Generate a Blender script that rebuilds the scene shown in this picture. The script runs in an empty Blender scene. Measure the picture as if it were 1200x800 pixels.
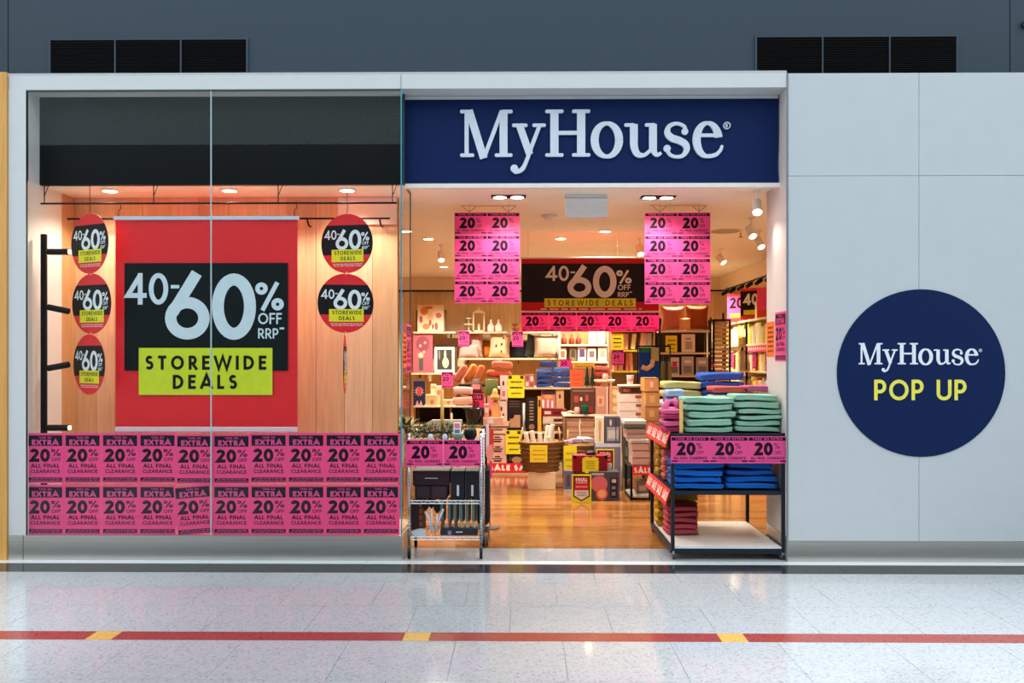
import bpy, math, random
from mathutils import Matrix, Vector
rnd = random.Random(7)
PI = math.pi
SC = bpy.context.scene
COL = SC.collection

# ---------------------------------------------------------------- camera, world, light, exposure
F, CAMY, EYE, YAW = 1010.0, -6.73, 1.58, math.radians(0.65)
cam = bpy.data.cameras.new('camera'); camo = bpy.data.objects.new('camera', cam); COL.objects.link(camo)
camo.location = (0, CAMY, EYE); camo.rotation_euler = (PI/2, 0, YAW)
cam.sensor_width = 36; cam.lens = 36*F/1200; cam.shift_y = 20/1200; cam.clip_end = 200
SC.camera = camo
SC.view_settings.view_transform = 'Standard'; SC.view_settings.look = 'None'
SC.view_settings.gamma = 1; SC.view_settings.exposure = 0.0
w = bpy.data.worlds.new('world'); SC.world = w; w.use_nodes = True
bg = w.node_tree.nodes['Background']; bg.inputs[0].default_value = (0.86, 0.95, 1.0, 1); bg.inputs[1].default_value = 1.9

def lamp(name, kind, loc, energy, color, aim=None, **kw):
    l = bpy.data.lights.new(name, kind); o = bpy.data.objects.new(name, l); COL.objects.link(o)
    o.location = loc; l.energy = energy; l.color = color
    for k, v in kw.items(): setattr(l, k, v)
    if aim is not None:
        o.rotation_euler = (Vector(aim)-Vector(loc)).to_track_quat('-Z', 'Y').to_euler()
    return o
# pools of daylight falling through the mall roof
lamp('roof_light_left', 'SPOT', (-7.0, -7.5, 8.0), 6500, (1, .98, .94), aim=(-4.2, -2.5, 0), spot_size=math.radians(23), spot_blend=.9, shadow_soft_size=.5)
lamp('roof_light_right', 'SPOT', (3.5, -8.0, 8.5), 6500, (1, .985, .95), aim=(2.6, -3.3, 0), spot_size=math.radians(34), spot_blend=.9, shadow_soft_size=.5)
WARM = (1.0, .955, .83); LAMPK = 4.2

# ---------------------------------------------------------------- pixel helper: point on the plane y = D seen at (px, py)
def at(px, py, D):
    u, v = (px-600)/F, (420-py)/F
    dx = -math.sin(YAW)+u*math.cos(YAW); dy = math.cos(YAW)+u*math.sin(YAW)
    t = (D-CAMY)/dy
    return t*dx, EYE+t*v
def X(px, D): return at(px, 420, D)[0]
def Z(py, D, px=600): return at(px, py, D)[1]

# ---------------------------------------------------------------- materials
def lin(c):
    c = c/255.0
    return c/12.92 if c <= .04045 else ((c+.055)/1.055)**2.4
_mats = {}
def C(r, g, b, rough=.55, metal=0, kind='plain', emit=0):
    key = (r, g, b, rough, metal, kind, emit)
    if key in _mats: return _mats[key]
    m = bpy.data.materials.new('%s_%d_%d_%d' % (kind, r, g, b)); m.use_nodes = True
    nt = m.node_tree; N = nt.nodes; L = nt.links; p = N['Principled BSDF']
    c = (lin(r), lin(g), lin(b), 1)
    p.inputs['Base Color'].default_value = c; p.inputs['Roughness'].default_value = rough
    p.inputs['Metallic'].default_value = metal
    if kind == 'fabric': p.inputs['Specular IOR Level'].default_value = .1
    if r+g+b < 260 and not metal and rough > .3: p.inputs['Specular IOR Level'].default_value = .18
    if emit:
        p.inputs['Emission Color'].default_value = c; p.inputs['Emission Strength'].default_value = emit
        _mats[key] = m; return m
    tc = N.new('ShaderNodeTexCoord'); mp = N.new('ShaderNodeMapping'); no = N.new('ShaderNodeTexNoise')
    L.new(tc.outputs['Object'], mp.inputs['Vector']); L.new(mp.outputs[0], no.inputs['Vector'])
    mix = N.new('ShaderNodeMix'); mix.data_type = 'RGBA'; mix.blend_type = 'MULTIPLY'
    mix.inputs[6].default_value = c
    ramp = N.new('ShaderNodeValToRGB'); L.new(no.outputs[0], ramp.inputs[0])
    mix.inputs[0].default_value = 1
    L.new(ramp.outputs[0], mix.inputs[7]); L.new(mix.outputs[2], p.inputs['Base Color'])
    lo = .92; sc = (6, 6, 6); ns = 3.0; bump = 0
    if kind == 'fabric': ns = 40; lo = .82; bump = .25
    if kind == 'wood': sc = (22, 22, 1.4); ns = 1.6; lo = .80; bump = .03
    if kind == 'woodx': sc = (1.4, 22, 22); ns = 1.8; lo = .72; bump = .03
    if kind == 'brushed': sc = (.6, 30, 120); ns = 2; lo = .82; bump = .02
    if kind == 'wall': ns = 1.2; lo = .97
    if kind == 'wicker': ns = 60; lo = .5; bump = .6
    mp.inputs['Scale'].default_value = sc; no.inputs['Scale'].default_value = ns; no.inputs['Detail'].default_value = 4
    if kind in ('wood', 'woodx'): no.inputs['Distortion'].default_value = .8
    ramp.color_ramp.elements[0].position = .3; ramp.color_ramp.elements[1].position = .7
    ramp.color_ramp.elements[0].color = (lo, lo, lo, 1)
    if bump:
        bm = N.new('ShaderNodeBump'); bm.inputs['Strength'].default_value = bump; bm.inputs['Distance'].default_value = .01
        L.new(no.outputs[0], bm.inputs['Height']); L.new(bm.outputs[0], p.inputs['Normal'])
    if kind == 'paper':      # thin sheet, lets some light through from behind
        tl = N.new('ShaderNodeBsdfTranslucent'); ms = N.new('ShaderNodeMixShader'); ms.inputs[0].default_value = .38
        tl.inputs[0].default_value = c; out = N['Material Output']
        L.new(p.outputs[0], ms.inputs[1]); L.new(tl.outputs[0], ms.inputs[2]); L.new(ms.outputs[0], out.inputs[0])
    _mats[key] = m; return m
def terrazzo(name, r, g, b, rough):
    m = bpy.data.materials.new(name); m.use_nodes = True
    nt = m.node_tree; N = nt.nodes; L = nt.links; p = N['Principled BSDF']
    tc = N.new('ShaderNodeTexCoord'); v = N.new('ShaderNodeTexVoronoi'); v.inputs['Scale'].default_value = 95
    L.new(tc.outputs['Object'], v.inputs['Vector'])
    sep = N.new('ShaderNodeSeparateColor'); L.new(v.outputs['Color'], sep.inputs[0])
    ramp = N.new('ShaderNodeValToRGB'); L.new(sep.outputs[0], ramp.inputs[0])
    e = ramp.color_ramp; e.interpolation = 'CONSTANT'
    e.elements[0].position = 0; e.elements[0].color = (.72, .71, .72, 1)
    e.elements[1].position = .09; e.elements[1].color = (.9, .89, .88, 1)
    for q, cc in ((.28, 1.0), (.6, .95), (.8, 1.03)):
        k = e.elements.new(q); k.color = (cc, cc, cc, 1)
    mix = N.new('ShaderNodeMix'); mix.data_type = 'RGBA'; mix.blend_type = 'MULTIPLY'; mix.inputs[0].default_value = 1
    mix.inputs[6].default_value = (lin(r), lin(g), lin(b), 1); L.new(ramp.outputs[0], mix.inputs[7])
    L.new(mix.outputs[2], p.inputs['Base Color']); p.inputs['Roughness'].default_value = rough
    p.inputs['IOR'].default_value = 1.55
    return m
def glass(name, tint):
    m = bpy.data.materials.new(name); m.use_nodes = True
    nt = m.node_tree; N = nt.nodes; L = nt.links
    for n in list(N): N.remove(n)
    out = N.new('ShaderNodeOutputMaterial'); t = N.new('ShaderNodeBsdfTransparent'); g = N.new('ShaderNodeBsdfGlossy')
    t.inputs[0].default_value = tint; g.inputs['Roughness'].default_value = .01
    fr = N.new('ShaderNodeFresnel'); ge = N.new('ShaderNodeNewGeometry'); ma = N.new('ShaderNodeMath'); ma.operation = 'MULTIPLY_ADD'
    ma.inputs[1].default_value = 1/1.52-1.52; ma.inputs[2].default_value = 1.52     # same reflectance from both sides of the thin pane
    L.new(ge.outputs['Backfacing'], ma.inputs[0]); L.new(ma.outputs[0], fr.inputs[0])
    mx = N.new('ShaderNodeMixShader'); L.new(fr.outputs[0], mx.inputs[0]); L.new(t.outputs[0], mx.inputs[1]); L.new(g.outputs[0], mx.inputs[2])
    L.new(mx.outputs[0], out.inputs[0]); return m

PINK = C(255, 94, 170, .4, 0, 'paper'); PINKDEEP = C(255, 60, 150, .4); INK = C(28, 12, 26, .45); BLACK = C(14, 15, 18, .45)
RED = C(226, 26, 36, .5); YEL = C(232, 228, 28, .5); WHITE = C(236, 238, 240, .5); CREAM = C(236, 222, 196, .6)
WHITEP = C(208, 211, 213, .45, 0, 'wall'); NAVY = C(1, 30, 82, .55); NAVYC = C(1, 30, 78, .55); LETTER = C(214, 224, 238, .5)
CHROME = C(200, 202, 206, .2, 1); STEEL = C(226, 224, 216, .34, 1, 'brushed'); FRAMEB = C(30, 38, 48, .4)
OAK = C(230, 192, 144, .55, 0, 'wood'); OAKD = C(206, 156, 102, .55, 0, 'wood'); SHELFW = C(232, 205, 165, .5, 0, 'woodx')

# ---------------------------------------------------------------- mesh builder
class MB:
    def __init__(s): s.v = []; s.f = []; s.k = 0; s.step = 5e-5
    def off(s, y): s.k = (s.k+1) % 9; return y-s.k*s.step      # crossing strokes never share a plane
    def add(s, vs, fs):
        n = len(s.v); s.v += [tuple(v) for v in vs]; s.f += [tuple(i+n for i in f) for f in fs]; return s
    def box(s, x0, x1, y0, y1, z0, z1, b=0):
        if b <= 0:
            return s.add([(x, y, z) for x in (x0, x1) for y in (y0, y1) for z in (z0, z1)],
                         [(0, 1, 3, 2), (4, 6, 7, 5), (0, 4, 5, 1), (2, 3, 7, 6), (0, 2, 6, 4), (1, 5, 7, 3)])
        c = [(x0+x1)/2, (y0+y1)/2, (z0+z1)/2]; h = [abs(x1-x0)/2, abs(y1-y0)/2, abs(z1-z0)/2]
        b = min(b, min(h)*.9); vs = []; idx = {}
        for sx in (-1, 1):
            for sy in (-1, 1):
                for sz in (-1, 1):
                    sg = (sx, sy, sz)
                    for a in range(3):
                        idx[(sg, a)] = len(vs)
                        vs.append(tuple(c[k]+sg[k]*(h[k] if k == a else h[k]-b) for k in range(3)))
        fs = []
        def S(a, va, b_, vb, c_, vc):
            t = [0, 0, 0]; t[a] = va; t[b_] = vb; t[c_] = vc; return tuple(t)
        for a in range(3):
            p, q = (a+1) % 3, (a+2) % 3
            for sa in (-1, 1):
                r = [idx[(S(a, sa, p, i, q, j), a)] for i, j in ((-1, -1), (1, -1), (1, 1), (-1, 1))]
                fs.append(tuple(r if sa > 0 else r[::-1]))
            for sp in (-1, 1):
                for sq in (-1, 1):
                    fs.append((idx[(S(a, -1, p, sp, q, sq), p)], idx[(S(a, 1, p, sp, q, sq), p)], idx[(S(a, 1, p, sp, q, sq), q)], idx[(S(a, -1, p, sp, q, sq), q)]))
        for sg in set(k[0] for k in idx): fs.append((idx[(sg, 0)], idx[(sg, 1)], idx[(sg, 2)]))
        return s.add(vs, fs)
    def tube(s, pts, r, n=8, closed=False):
        pts = [Vector(p) for p in pts]; m = len(pts); vs = []; fs = []
        ref = None
        for i, p in enumerate(pts):
            a = pts[(i-1) % m] if (i or closed) else p; b = pts[(i+1) % m] if (i < m-1 or closed) else p
            t = (b-a).normalized()
            if ref is None: ref = Vector((0, 0, 1)) if abs(t.z) < .9 else Vector((1, 0, 0))
            e1 = t.cross(ref)
            if e1.length < 1e-4: e1 = t.cross(Vector((0, 1, 0)))
            e1.normalize(); e2 = t.cross(e1)
            rr = r[i] if isinstance(r, (list, tuple)) else r
            for k in range(n):
                an = 2*PI*k/n; vs.append(tuple(p+e1*math.cos(an)*rr+e2*math.sin(an)*rr))
        for i in range(m if closed else m-1):
            j = (i+1) % m
            for k in range(n): fs.append((i*n+k, i*n+(k+1) % n, j*n+(k+1) % n, j*n+k))
        if not closed: fs += [tuple(range(n))[::-1], tuple((m-1)*n+k for k in range(n))]
        return s.add(vs, fs)
    def lathe(s, prof, c=(0, 0, 0), n=20, sx=1, sy=1):
        vs = []; fs = []; m = len(prof)
        for r, z in prof:
            for k in range(n):
                a = 2*PI*k/n; vs.append((c[0]+r*math.cos(a)*sx, c[1]+r*math.sin(a)*sy, c[2]+z))
        for i in range(m-1):
            for k in range(n): fs.append((i*n+k, i*n+(k+1) % n, (i+1)*n+(k+1) % n, (i+1)*n+k))
        if prof[0][0] > 1e-5: fs.append(tuple(range(n))[::-1])
        if prof[-1][0] > 1e-5: fs.append(tuple((m-1)*n+k for k in range(n)))
        return s.add(vs, fs)
    def plate(s, pts, y0, y1):      # outline in (x, z), extruded y0..y1
        n = len(pts)
        vs = [(x, y0, z) for x, z in pts]+[(x, y1, z) for x, z in pts]
        fs = [tuple(range(n)), tuple(range(2*n-1, n-1, -1))]+[(i, i+n, (i+1) % n+n, (i+1) % n) for i in range(n)]
        return s.add(vs, fs)
    def ribbon(s, pts, wd, y, closed=False, th=0):   # flat stroke in the XZ plane
        m = len(pts); L_, R_ = [], []; y = s.off(y)
        for i, p in enumerate(pts):
            a = pts[(i-1) % m] if (i or closed) else None; b = pts[(i+1) % m] if (i < m-1 or closed) else None
            d1 = (p[0]-a[0], p[1]-a[1]) if a else None; d2 = (b[0]-p[0], b[1]-p[1]) if b else None
            if d1 is None: d1 = d2
            if d2 is None: d2 = d1
            l1 = math.hypot(*d1) or 1; l2 = math.hypot(*d2) or 1
            n1 = (-d1[1]/l1, d1[0]/l1); n2 = (-d2[1]/l2, d2[0]/l2)
            nx, nz = n1[0]+n2[0], n1[1]+n2[1]; ll = math.hypot(nx, nz) or 1; nx /= ll; nz /= ll
            k = 1/max(.38, nx*n1[0]+nz*n1[1]); ww = (wd[i] if isinstance(wd, (list, tuple)) else wd)/2*k
            L_.append((p[0]+nx*ww, p[1]+nz*ww)); R_.append((p[0]-nx*ww, p[1]-nz*ww))
        segs = m if closed else m-1
        vs = [(q[0], y, q[1]) for q in L_]+[(q[0], y, q[1]) for q in R_]
        fs = [(i, (i+1) % m, (i+1) % m+m, i+m) for i in range(segs)]
        if th:
            k = 2*m; vs += [(q[0], y+th, q[1]) for q in L_]+[(q[0], y+th, q[1]) for q in R_]
            for i in range(segs):
                j = (i+1) % m; fs += [(i, i+k, j+k, j), (i+m, j+m, j+m+k, i+m+k)]
            if not closed: fs += [(0, m, m+k, k), (m-1, m-1+k, 2*m-1+k, 2*m-1)]
        return s.add(vs, fs)
    def disc(s, x, z, rx, rz, y, n=24, th=0):
        y = s.off(y) if n < 24 else y
        pts = [(x+rx*math.cos(2*PI*i/n), z+rz*math.sin(2*PI*i/n)) for i in range(n)]
        if th: return s.plate(pts, y, y+th)
        return s.add([(a, y, b) for a, b in pts], [tuple(range(n))])
    def rect(s, x0, x1, z0, z1, y):
        return s.add([(x0, y, z0), (x1, y, z0), (x1, y, z1), (x0, y, z1)], [(0, 1, 2, 3)])
    def xf(s, M):
        s.v = [tuple(M @ Vector(v)) for v in s.v]; return s
    def mesh(s, name, mat, smooth=False):
        me = bpy.data.meshes.new(name); me.from_pydata(s.v, [], s.f); me.materials.append(mat)
        if smooth: me.polygons.foreach_set('use_smooth', [True]*len(me.polygons))
        me.update(); return me
    def build(s, name, mat, parent=None, smooth=False, loc=None, **kw):
        return put(name, s.mesh(name, mat, smooth), parent, loc, **kw)

def put(name, me, parent=None, loc=None, rot=None, **kw):
    o = bpy.data.objects.new(name, me); COL.objects.link(o)
    if parent: o.parent = parent
    if loc: o.location = loc
    if rot: o.rotation_euler = rot
    if name.endswith(('lettering', 'fine_print', 'printed_patch', 'printed_panel')): o['kind'] = 'stuff'
    for k, v in kw.items(): o[k] = v
    return o
def tag(o, label, cat, group=None, kind=None):
    if label: o['label'] = label
    if cat: o['category'] = cat
    if group: o['group'] = group
    if kind: o['kind'] = kind
    return o
def thing(name, label, cat, loc=(0, 0, 0), rz=0, group=None, rot=None):
    o = bpy.data.objects.new(name, None); COL.objects.link(o); o.location = loc
    o.rotation_euler = rot or (0, 0, rz); o.empty_display_size = .05
    return tag(o, label, cat, group)
def struct(name, mb, mat, label, cat='wall', parent=None):
    o = mb.build(name, mat, parent); o['kind'] = 'structure'; o['label'] = label; o['category'] = cat; return o

# ---------------------------------------------------------------- stroke lettering
def arc(cx, cz, rx, rz, a0, a1, n=14):
    return [(cx+rx*math.cos(math.radians(a0+(a1-a0)*i/n)), cz+rz*math.sin(math.radians(a0+(a1-a0)*i/n))) for i in range(n+1)]
def glyph(ch, w):
    h = w/2; T = 1-h
    def oval(x0, x1, z0=0., z1=1.): return (arc((x0+x1)/2, (z0+z1)/2, (x1-x0)/2-h, (z1-z0)/2-h, 0, 348.75, 31), True)
    L = lambda *p: (list(p), False)
    P = lambda wd, z0: L((h, T), (wd-.27, T), *arc(wd-.27, (T+z0)/2, .27-h, (T-z0)/2, 90, -90, 10)[1:], (h, z0))
    G = {
     '0': (.60, [oval(0, .60)]), 'O': (.86, [oval(0, .86)]), 'Q': (.86, [oval(0, .86)]),
     '1': (.3, [L((.22, 0), (.22, 1))]),
     '2': (.58, [L(*arc(.285, .71, .28-h, .29-h, 172, -38, 14), (h*1.2, h), (.58, h))]),
     '3': (.55, [L(*arc(.26, .74, .25-h, .26-h, 150, -90, 12)), L(*arc(.26, .28, .28-h, .28-h, 90, -150, 12))]),
     '4': (.66, [L((.46, 0), (.46, 1)), L((.46, .93), (.08, .29), (.66, .29))]),
     '5': (.56, [L((.52, T), (.17, T), (.11, .55), *arc(.26, .32, .29-h, .32-h, 110, -140, 14))]),
     '6': (.66, [oval(0, .66, 0, .64), L((.035+h*.9, .40), (.47, 1.0))]),
     '9': (.62, [oval(0, .62, .38, 1), L((.58-h, .6), (.2, 0))]),
     '%': (.9, [(arc(.19, .78, .19-h*.8, .2-h*.8, 0, 340, 17), True), (arc(.71, .22, .19-h*.8, .2-h*.8, 0, 340, 17), True), L((.22, 0), (.70, 1))]),
     '-': (.34, [L((.02, .42), (.32, .42))]), '*': (.3, [L((.15, .7), (.15, 1)), L((.02, .78), (.28, .92)), L((.02, .92), (.28, .78))]),
     '$': (.55, [L(*arc(.27, .7, .24-h, .22, 30, 270, 10), *arc(.27, .26, .26-h, .22, 90, -150, 10)), L((.27, -.08), (.27, 1.08))]),
     'A': (.78, [L((.03, 0), (.39, .97), (.75, 0)), L((.17, .3), (.61, .3))]),
     'B': (.56, [P(.52, .52), L((h, .52), (.3, .52), *arc(.30, (.52+h)/2, .26-h, (.52-h)/2, 90, -90, 8)[1:], (h, h)), L((h, 0), (h, 1))]),
     'C': (.76, [L(*arc(.43, .5, .43-h, .5-h, 48, 312, 18))]),
     'D': (.70, [L((h, h), (.24, h), *arc(.24, .5, .46-h, .5-h, -90, 90, 14)[1:], (h, T)), L((h, 0), (h, 1))]),
     'E': (.50, [L((.5, T), (h, T), (h, h), (.5, h)), L((h, .52), (.46, .52))]),
     'F': (.48, [L((.48, T), (h, T), (h, 0)), L((h, .50), (.44, .50))]),
     'G': (.82, [L(*arc(.43, .5, .43-h, .5-h, 48, 350, 18), (.46, .44))]),
     'H': (.66, [L((h, 0), (h, 1)), L((.66-h, 0), (.66-h, 1)), L((h, .52), (.66-h, .52))]),
     'I': (w, [L((h, 0), (h, 1))]),
     'K': (.62, [L((h, 0), (h, 1)), L((.58, 1), (h*1.4, .47)), L((.2, .58), (.6, 0))]),
     'L': (.45, [L((h, 1), (h, h), (.45, h))]),
     'M': (.88, [L((h, 0), (.16, .93), (.44, .1), (.72, .93), (.88-h, 0))]),
     'N': (.72, [L((h, 0), (h, .93), (.72-h, .07), (.72-h, 1))]),
     'P': (.54, [P(.54, .42), L((h, 0), (h, 1))]),
     'R': (.58, [P(.54, .45), L((h, 0), (h, 1)), L((.25, .45), (.54, 0))]),
     'S': (.54, [L(*arc(.27, (T+.52)/2, .25-h, (T-.52)/2, 30, 270, 12), *arc(.27, (.52+h)/2, .27-h, (.52-h)/2, 78, -150, 12))]),
     'T': (.54, [L((0, T), (.54, T)), L((.27, 0), (.27, T))]),
     'U': (.66, [L((h, 1), (h, .33), *arc(.33, .33, .33-h, .33-h, 180, 360, 12)[1:], (.66-h, 1))]),
     'V': (.7, [L((.03, 1), (.35, .05), (.67, 1))]),
     'W': (1.1, [L((.03, 1), (.29, .06), (.55, .93), (.81, .06), (1.07, 1))]),
     'X': (.66, [L((.04, 0), (.62, 1)), L((.04, 1), (.62, 0))]),
     'Y': (.62, [L((.31, 0), (.31, .46), (.02, 1)), L((.31, .46), (.6, 1))]),
     ' ': (.32, [])}
    return G[ch]
def tw(s, w, tr): return sum(glyph(c, w)[0]+tr for c in s)-tr
def text(mb, s, x, z, h, wd=None, w=.16, tr=.12, y=0, th=0, anchor='l'):
    full = tw(s, w, tr); k = h if wd is None else wd/full
    if anchor == 'c': x -= full*k/2
    cx = x
    for ch in s:
        a, st = glyph(ch, w)
        for pts, cl in st:
            mb.ribbon([(cx+p[0]*k, z+p[1]*h) for p in pts], w*(h if wd is None else (h+k)/2), y, cl, th)
        cx += (a+tr)*k
    return mb
def dashes(mb, x0, x1, z0, z1, y, rows=2, seed=1):     # lines of print too small to read
    r = random.Random(seed); dz = (z1-z0)/rows
    for i in range(rows):
        zc = z0+dz*(i+.5); x = x0+r.random()*(x1-x0)*.06
        while x < x1-.02*(x1-x0):
            l = (x1-x0)*r.uniform(.05, .15); e = min(x1, x+l); mb.rect(x, e, zc-dz*.22, zc+dz*.22, y); x = e+(x1-x0)*.025
    return mb
def deal_text(mb, x0, z1, sc, y, vs=1):   # the block 40-60% OFF RRP* measured in window banner pixels from its top left corner (148, 320)
    def T(s, a, b, c, d, w, tr=.1): text(mb, s, x0+(a-148)*sc, z1-(d-320)*sc*vs, (d-b)*sc*vs, (c-a)*sc, w, tr, y)
    T('40', 147, 320, 198, 357, .15, .06); mb.rect(x0+53*sc, x0+63*sc, z1-18*sc*vs, z1-14*sc*vs, y)
    T('6', 194, 320, 247, 398, .17); T('0', 249, 321, 302, 398, .17)
    T('%', 301, 331, 334, 364, .15); T('OFF', 304, 367, 332, 380, .15); T('RRP', 304, 385, 328, 397, .15); T('*', 329, 384, 335, 391, .13)

# ---------------------------------------------------------------- the sale posters (shared meshes)
# portrait sheet, 0.285 x 0.388, origin bottom centre
PW, PH = .287, .392
def _portrait():
    sheet = MB().box(-PW/2, PW/2, 0, .0012, 0, PH).mesh('poster_sheet', PINK)
    y = -.0006
    band = MB().rect(-PW*.455, PW*.455, PH*.745, PH*.955, y).mesh('poster_band', INK); foot = MB().rect(-PW*.455, PW*.455, PH*.035, PH*.115, y).mesh('poster_foot', INK)
    t = MB(); text(t, 'TAKE AN', 0, PH*.895, PH*.036, PW*.34, .2, .14, y*2, anchor='c'); text(t, 'EXTRA', 0, PH*.765, PH*.105, PW*.72, .24, .1, y*2, anchor='c')
    dashes(t, -PW*.43, PW*.43, PH*.045, PH*.105, y*2, 2, 3)
    tp = t.mesh('poster_pink_lettering', PINK)
    k = MB(); text(k, '20', -PW*.425, PH*.43, PH*.255, PW*.56, .225, .03, y)
    text(k, '%', PW*.16, PH*.545, PH*.135, PW*.26, .13, .1, y); text(k, 'OFF', PW*.165, PH*.44, PH*.065, PW*.25, .15, .1, y)
    text(k, 'ALL FINAL', 0, PH*.31, PH*.078, PW*.76, .2, .1, y, anchor='c'); text(k, 'CLEARANCE', 0, PH*.205, PH*.07, PW*.80, .17, .08, y, anchor='c')
    kp = k.mesh('poster_black_lettering', INK)
    return [('sheet', sheet), ('header_band', band), ('footer_band', foot), ('pink_lettering', tp), ('black_lettering', kp)]
LW, LH = .297, .212
def _land():
    sheet = MB().box(-LW/2, LW/2, 0, .0012, 0, LH).mesh('landscape_sheet', PINK); y = -.0006
    b = MB().rect(-LW*.48, LW*.48, LH*.84, LH*.96, y)
    fb = MB().add([(LW*a, y, LH*c) for a, c in ((-.48, .06), (-.33, .06), (-.33, .075), (.33, .075), (.33, .06), (.48, .06), (.48, .11), (.33, .11), (.33, .095), (-.33, .095), (-.33, .11), (-.48, .11))], [tuple(range(12))])
    t = MB(); text(t, 'TAKE AN EXTRA', 0, LH*.865, LH*.075, LW*.78, .17, .12, y*2, anchor='c'); dashes(t, -LW*.32, LW*.32, LH*.075, LH*.095, y*2, 1, 5)
    k = MB(); text(k, '20', -LW*.35, LH*.30, LH*.47, LW*.49, .235, .03, y)
    text(k, '%', LW*.16, LH*.54, LH*.21, LW*.15, .085, .1, y); text(k, 'OFF', LW*.16, LH*.33, LH*.13, LW*.19, .10, .08, y)
    text(k, 'ALL FINAL CLEARANCE', 0, LH*.15, LH*.095, LW*.86, .17, .1, y, anchor='c')
    return [('sheet', sheet), ('header_band', b.mesh('landscape_band', INK)), ('footer_band', fb.mesh('landscape_foot', INK)), ('pink_lettering', t.mesh('landscape_pink_lettering', PINK)), ('black_lettering', k.mesh('landscape_black_lettering', INK))]
PORTRAIT, LANDSCAPE = _portrait(), _land()
def poster(kind, label, loc, group=None, rot=(0, 0, 0), scale=1, name='sale_poster', sx=1):
    t = thing(name, label, 'poster', loc, group=group, rot=rot); t.scale = (scale*sx, scale, scale)
    for n, me in kind: put(n, me, t)
    return t
ORD = ['first', 'second', 'third', 'fourth', 'fifth', 'sixth', 'seventh', 'eighth', 'ninth', 'tenth']

# ---------------------------------------------------------------- SETTING: mall floor
FLX0, FLX1, FLY0 = -14, 14, -13
T1 = terrazzo('terrazzo_white', 168, 174, 180, .08); T2 = terrazzo('terrazzo_black', 44, 48, 56, .12)
T3 = terrazzo('terrazzo_red', 146, 62, 56, .2); T4 = terrazzo('terrazzo_yellow', 206, 164, 84, .2)
fl = struct('floor', MB().box(FLX0, FLX1, FLY0, .62, -.08, -.006), C(120, 122, 124, .6), 'pale speckled terrazzo mall floor', 'floor')
TS = .5965; g = .0012
X0T = -.07
def tiles(parent, x0, x1, y0, y1, z, mat, nm='floor_tile'):
    MB().box(x0+g, x1-g, y0+g, y1-g, z-.02, z).build(nm, mat, parent)
rows = [(-.38, -.64), (-.64, -1.23), (-1.23, -1.76)]
y = -1.91
while y > -3.4: rows.append((y, y-TS)); y -= TS
for ri, (ya, yb) in enumerate(rows):
    off = X0T+(TS/2 if ri % 2 else 0)
    for k in range(-8, 8): tiles(fl, off+k*TS, off+(k+1)*TS, yb, ya, 0, T1)
MB().box(FLX0, FLX1, FLY0, rows[-1][1], -.02, 0).build('paving_field', T1, fl)
for xa, xb in ((FLX0, X0T-8*TS), (X0T+8.5*TS, FLX1)):
    MB().box(xa, xb, rows[-1][1], -.38, -.02, -.0005).build('paving_field', T1, fl)
for k in range(-5, 5):      # threshold slabs
    tiles(fl, k*TS*1.5+.2, (k+1)*TS*1.5+.2, 0.0, .45, 0, T1)
for xa, xb, ya, yb, m_, n_ in ((-6, 6, -.11, 0, C(214, 220, 224, .2), 'pale_border_strip'), (-6, 6, -.38, -.11, T2, 'black_border_strip')):
    for k in range(10): tiles(fl, xa+k*1.2, xa+(k+1)*1.2, ya, yb, .0, m_, n_)
for k in range(-4, 4):
    xa = -.597+k*1.79
    tiles(fl, xa-.075, xa+.075, -1.91, -1.76, 0, T4, 'yellow_marker'); tiles(fl, xa+.075, xa+1.715, -1.91, -1.76, 0, T3, 'red_strip')
# shop floor planks
WSH, ESH, BACK = -3.98, 3.66, 8.2
sf = struct('floor', MB().box(WSH, ESH, .46, BACK, -.08, -.008), C(90, 50, 25, .6), 'warm orange timber board floor inside the shop', 'floor')
PL = [C(172, 112, 58, .14, 0, 'woodx'), C(158, 98, 46, .14, 0, 'woodx'), C(180, 120, 66, .14, 0, 'woodx')]
y = .455; r = 0
while y < 5.2:
    x = -1.9-rnd.random()*1.1
    while x < 3.0:
        l = 1.7; MB().box(x+.0008, x+l-.0008, y+.0008, y+.1192, -.02, 0).build('floor_board', rnd.choice(PL), sf); x += l
    y += .12; r += 1
MB().box(WSH, ESH, y, BACK, -.02, 0).build('far_boards', PL[0], sf)
MB().box(WSH, -3.0, .46, y, -.02, 0).build('side_boards', PL[1], sf)
# opposite side of the mall, seen only as a reflection
struct('wall_opposite', MB().box(-16, 16, -13.4, -13, 0, 6.5).box(-16, 16, -13.0, -12.8, 2.9, 3.3), C(52, 56, 60, .6), 'dark shopfronts across the mall', 'wall')

struct('wall_reflector', MB().box(-26, 26, -22.4, -22, 0, 12), C(196, 214, 214, .6, 0, 'wall'), 'added pale wall out of view, reflected in the display window glass', 'wall')  # unseen wall added as a pale surface for the window glass to reflect
# ---------------------------------------------------------------- SETTING: shopfront shell
FL, FR, WL, WR = X(10, 0), X(922, 0), X(31, 0), X(470, 0)          # outer left of white frame, right reveal
ZT = 3.80; ZH = 3.69; ZC = 2.98; ZB = Z(628, 0)
wf = struct('wall_front', MB().box(FL, FR+.01, 0.0, .19, ZH, ZT), WHITEP, 'white metal header frame across the top of the shopfront')
MB().box(FL, X(30.5, 0), -.004, .19, ZB, ZH).build('frame_post', WHITEP, wf)
MB().box(WR-.004, WR+.002, -.003, .0, ZH, ZT).build('joint_strip', C(150, 158, 165), wf)
MB().box(FL-.01, FR, .0, .62, ZT, ZT+.02).build('roof_sheet', C(190, 195, 200), wf)
WP = C(193, 200, 205, .42, 0, 'wall')
wr = struct('wall_right', MB().box(FR+.012, 5.2, .012, .30, 0, ZT-.003), C(150, 156, 162), 'white panelled wall to the right of the shop opening')
xj = X(1077, 0)
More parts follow.
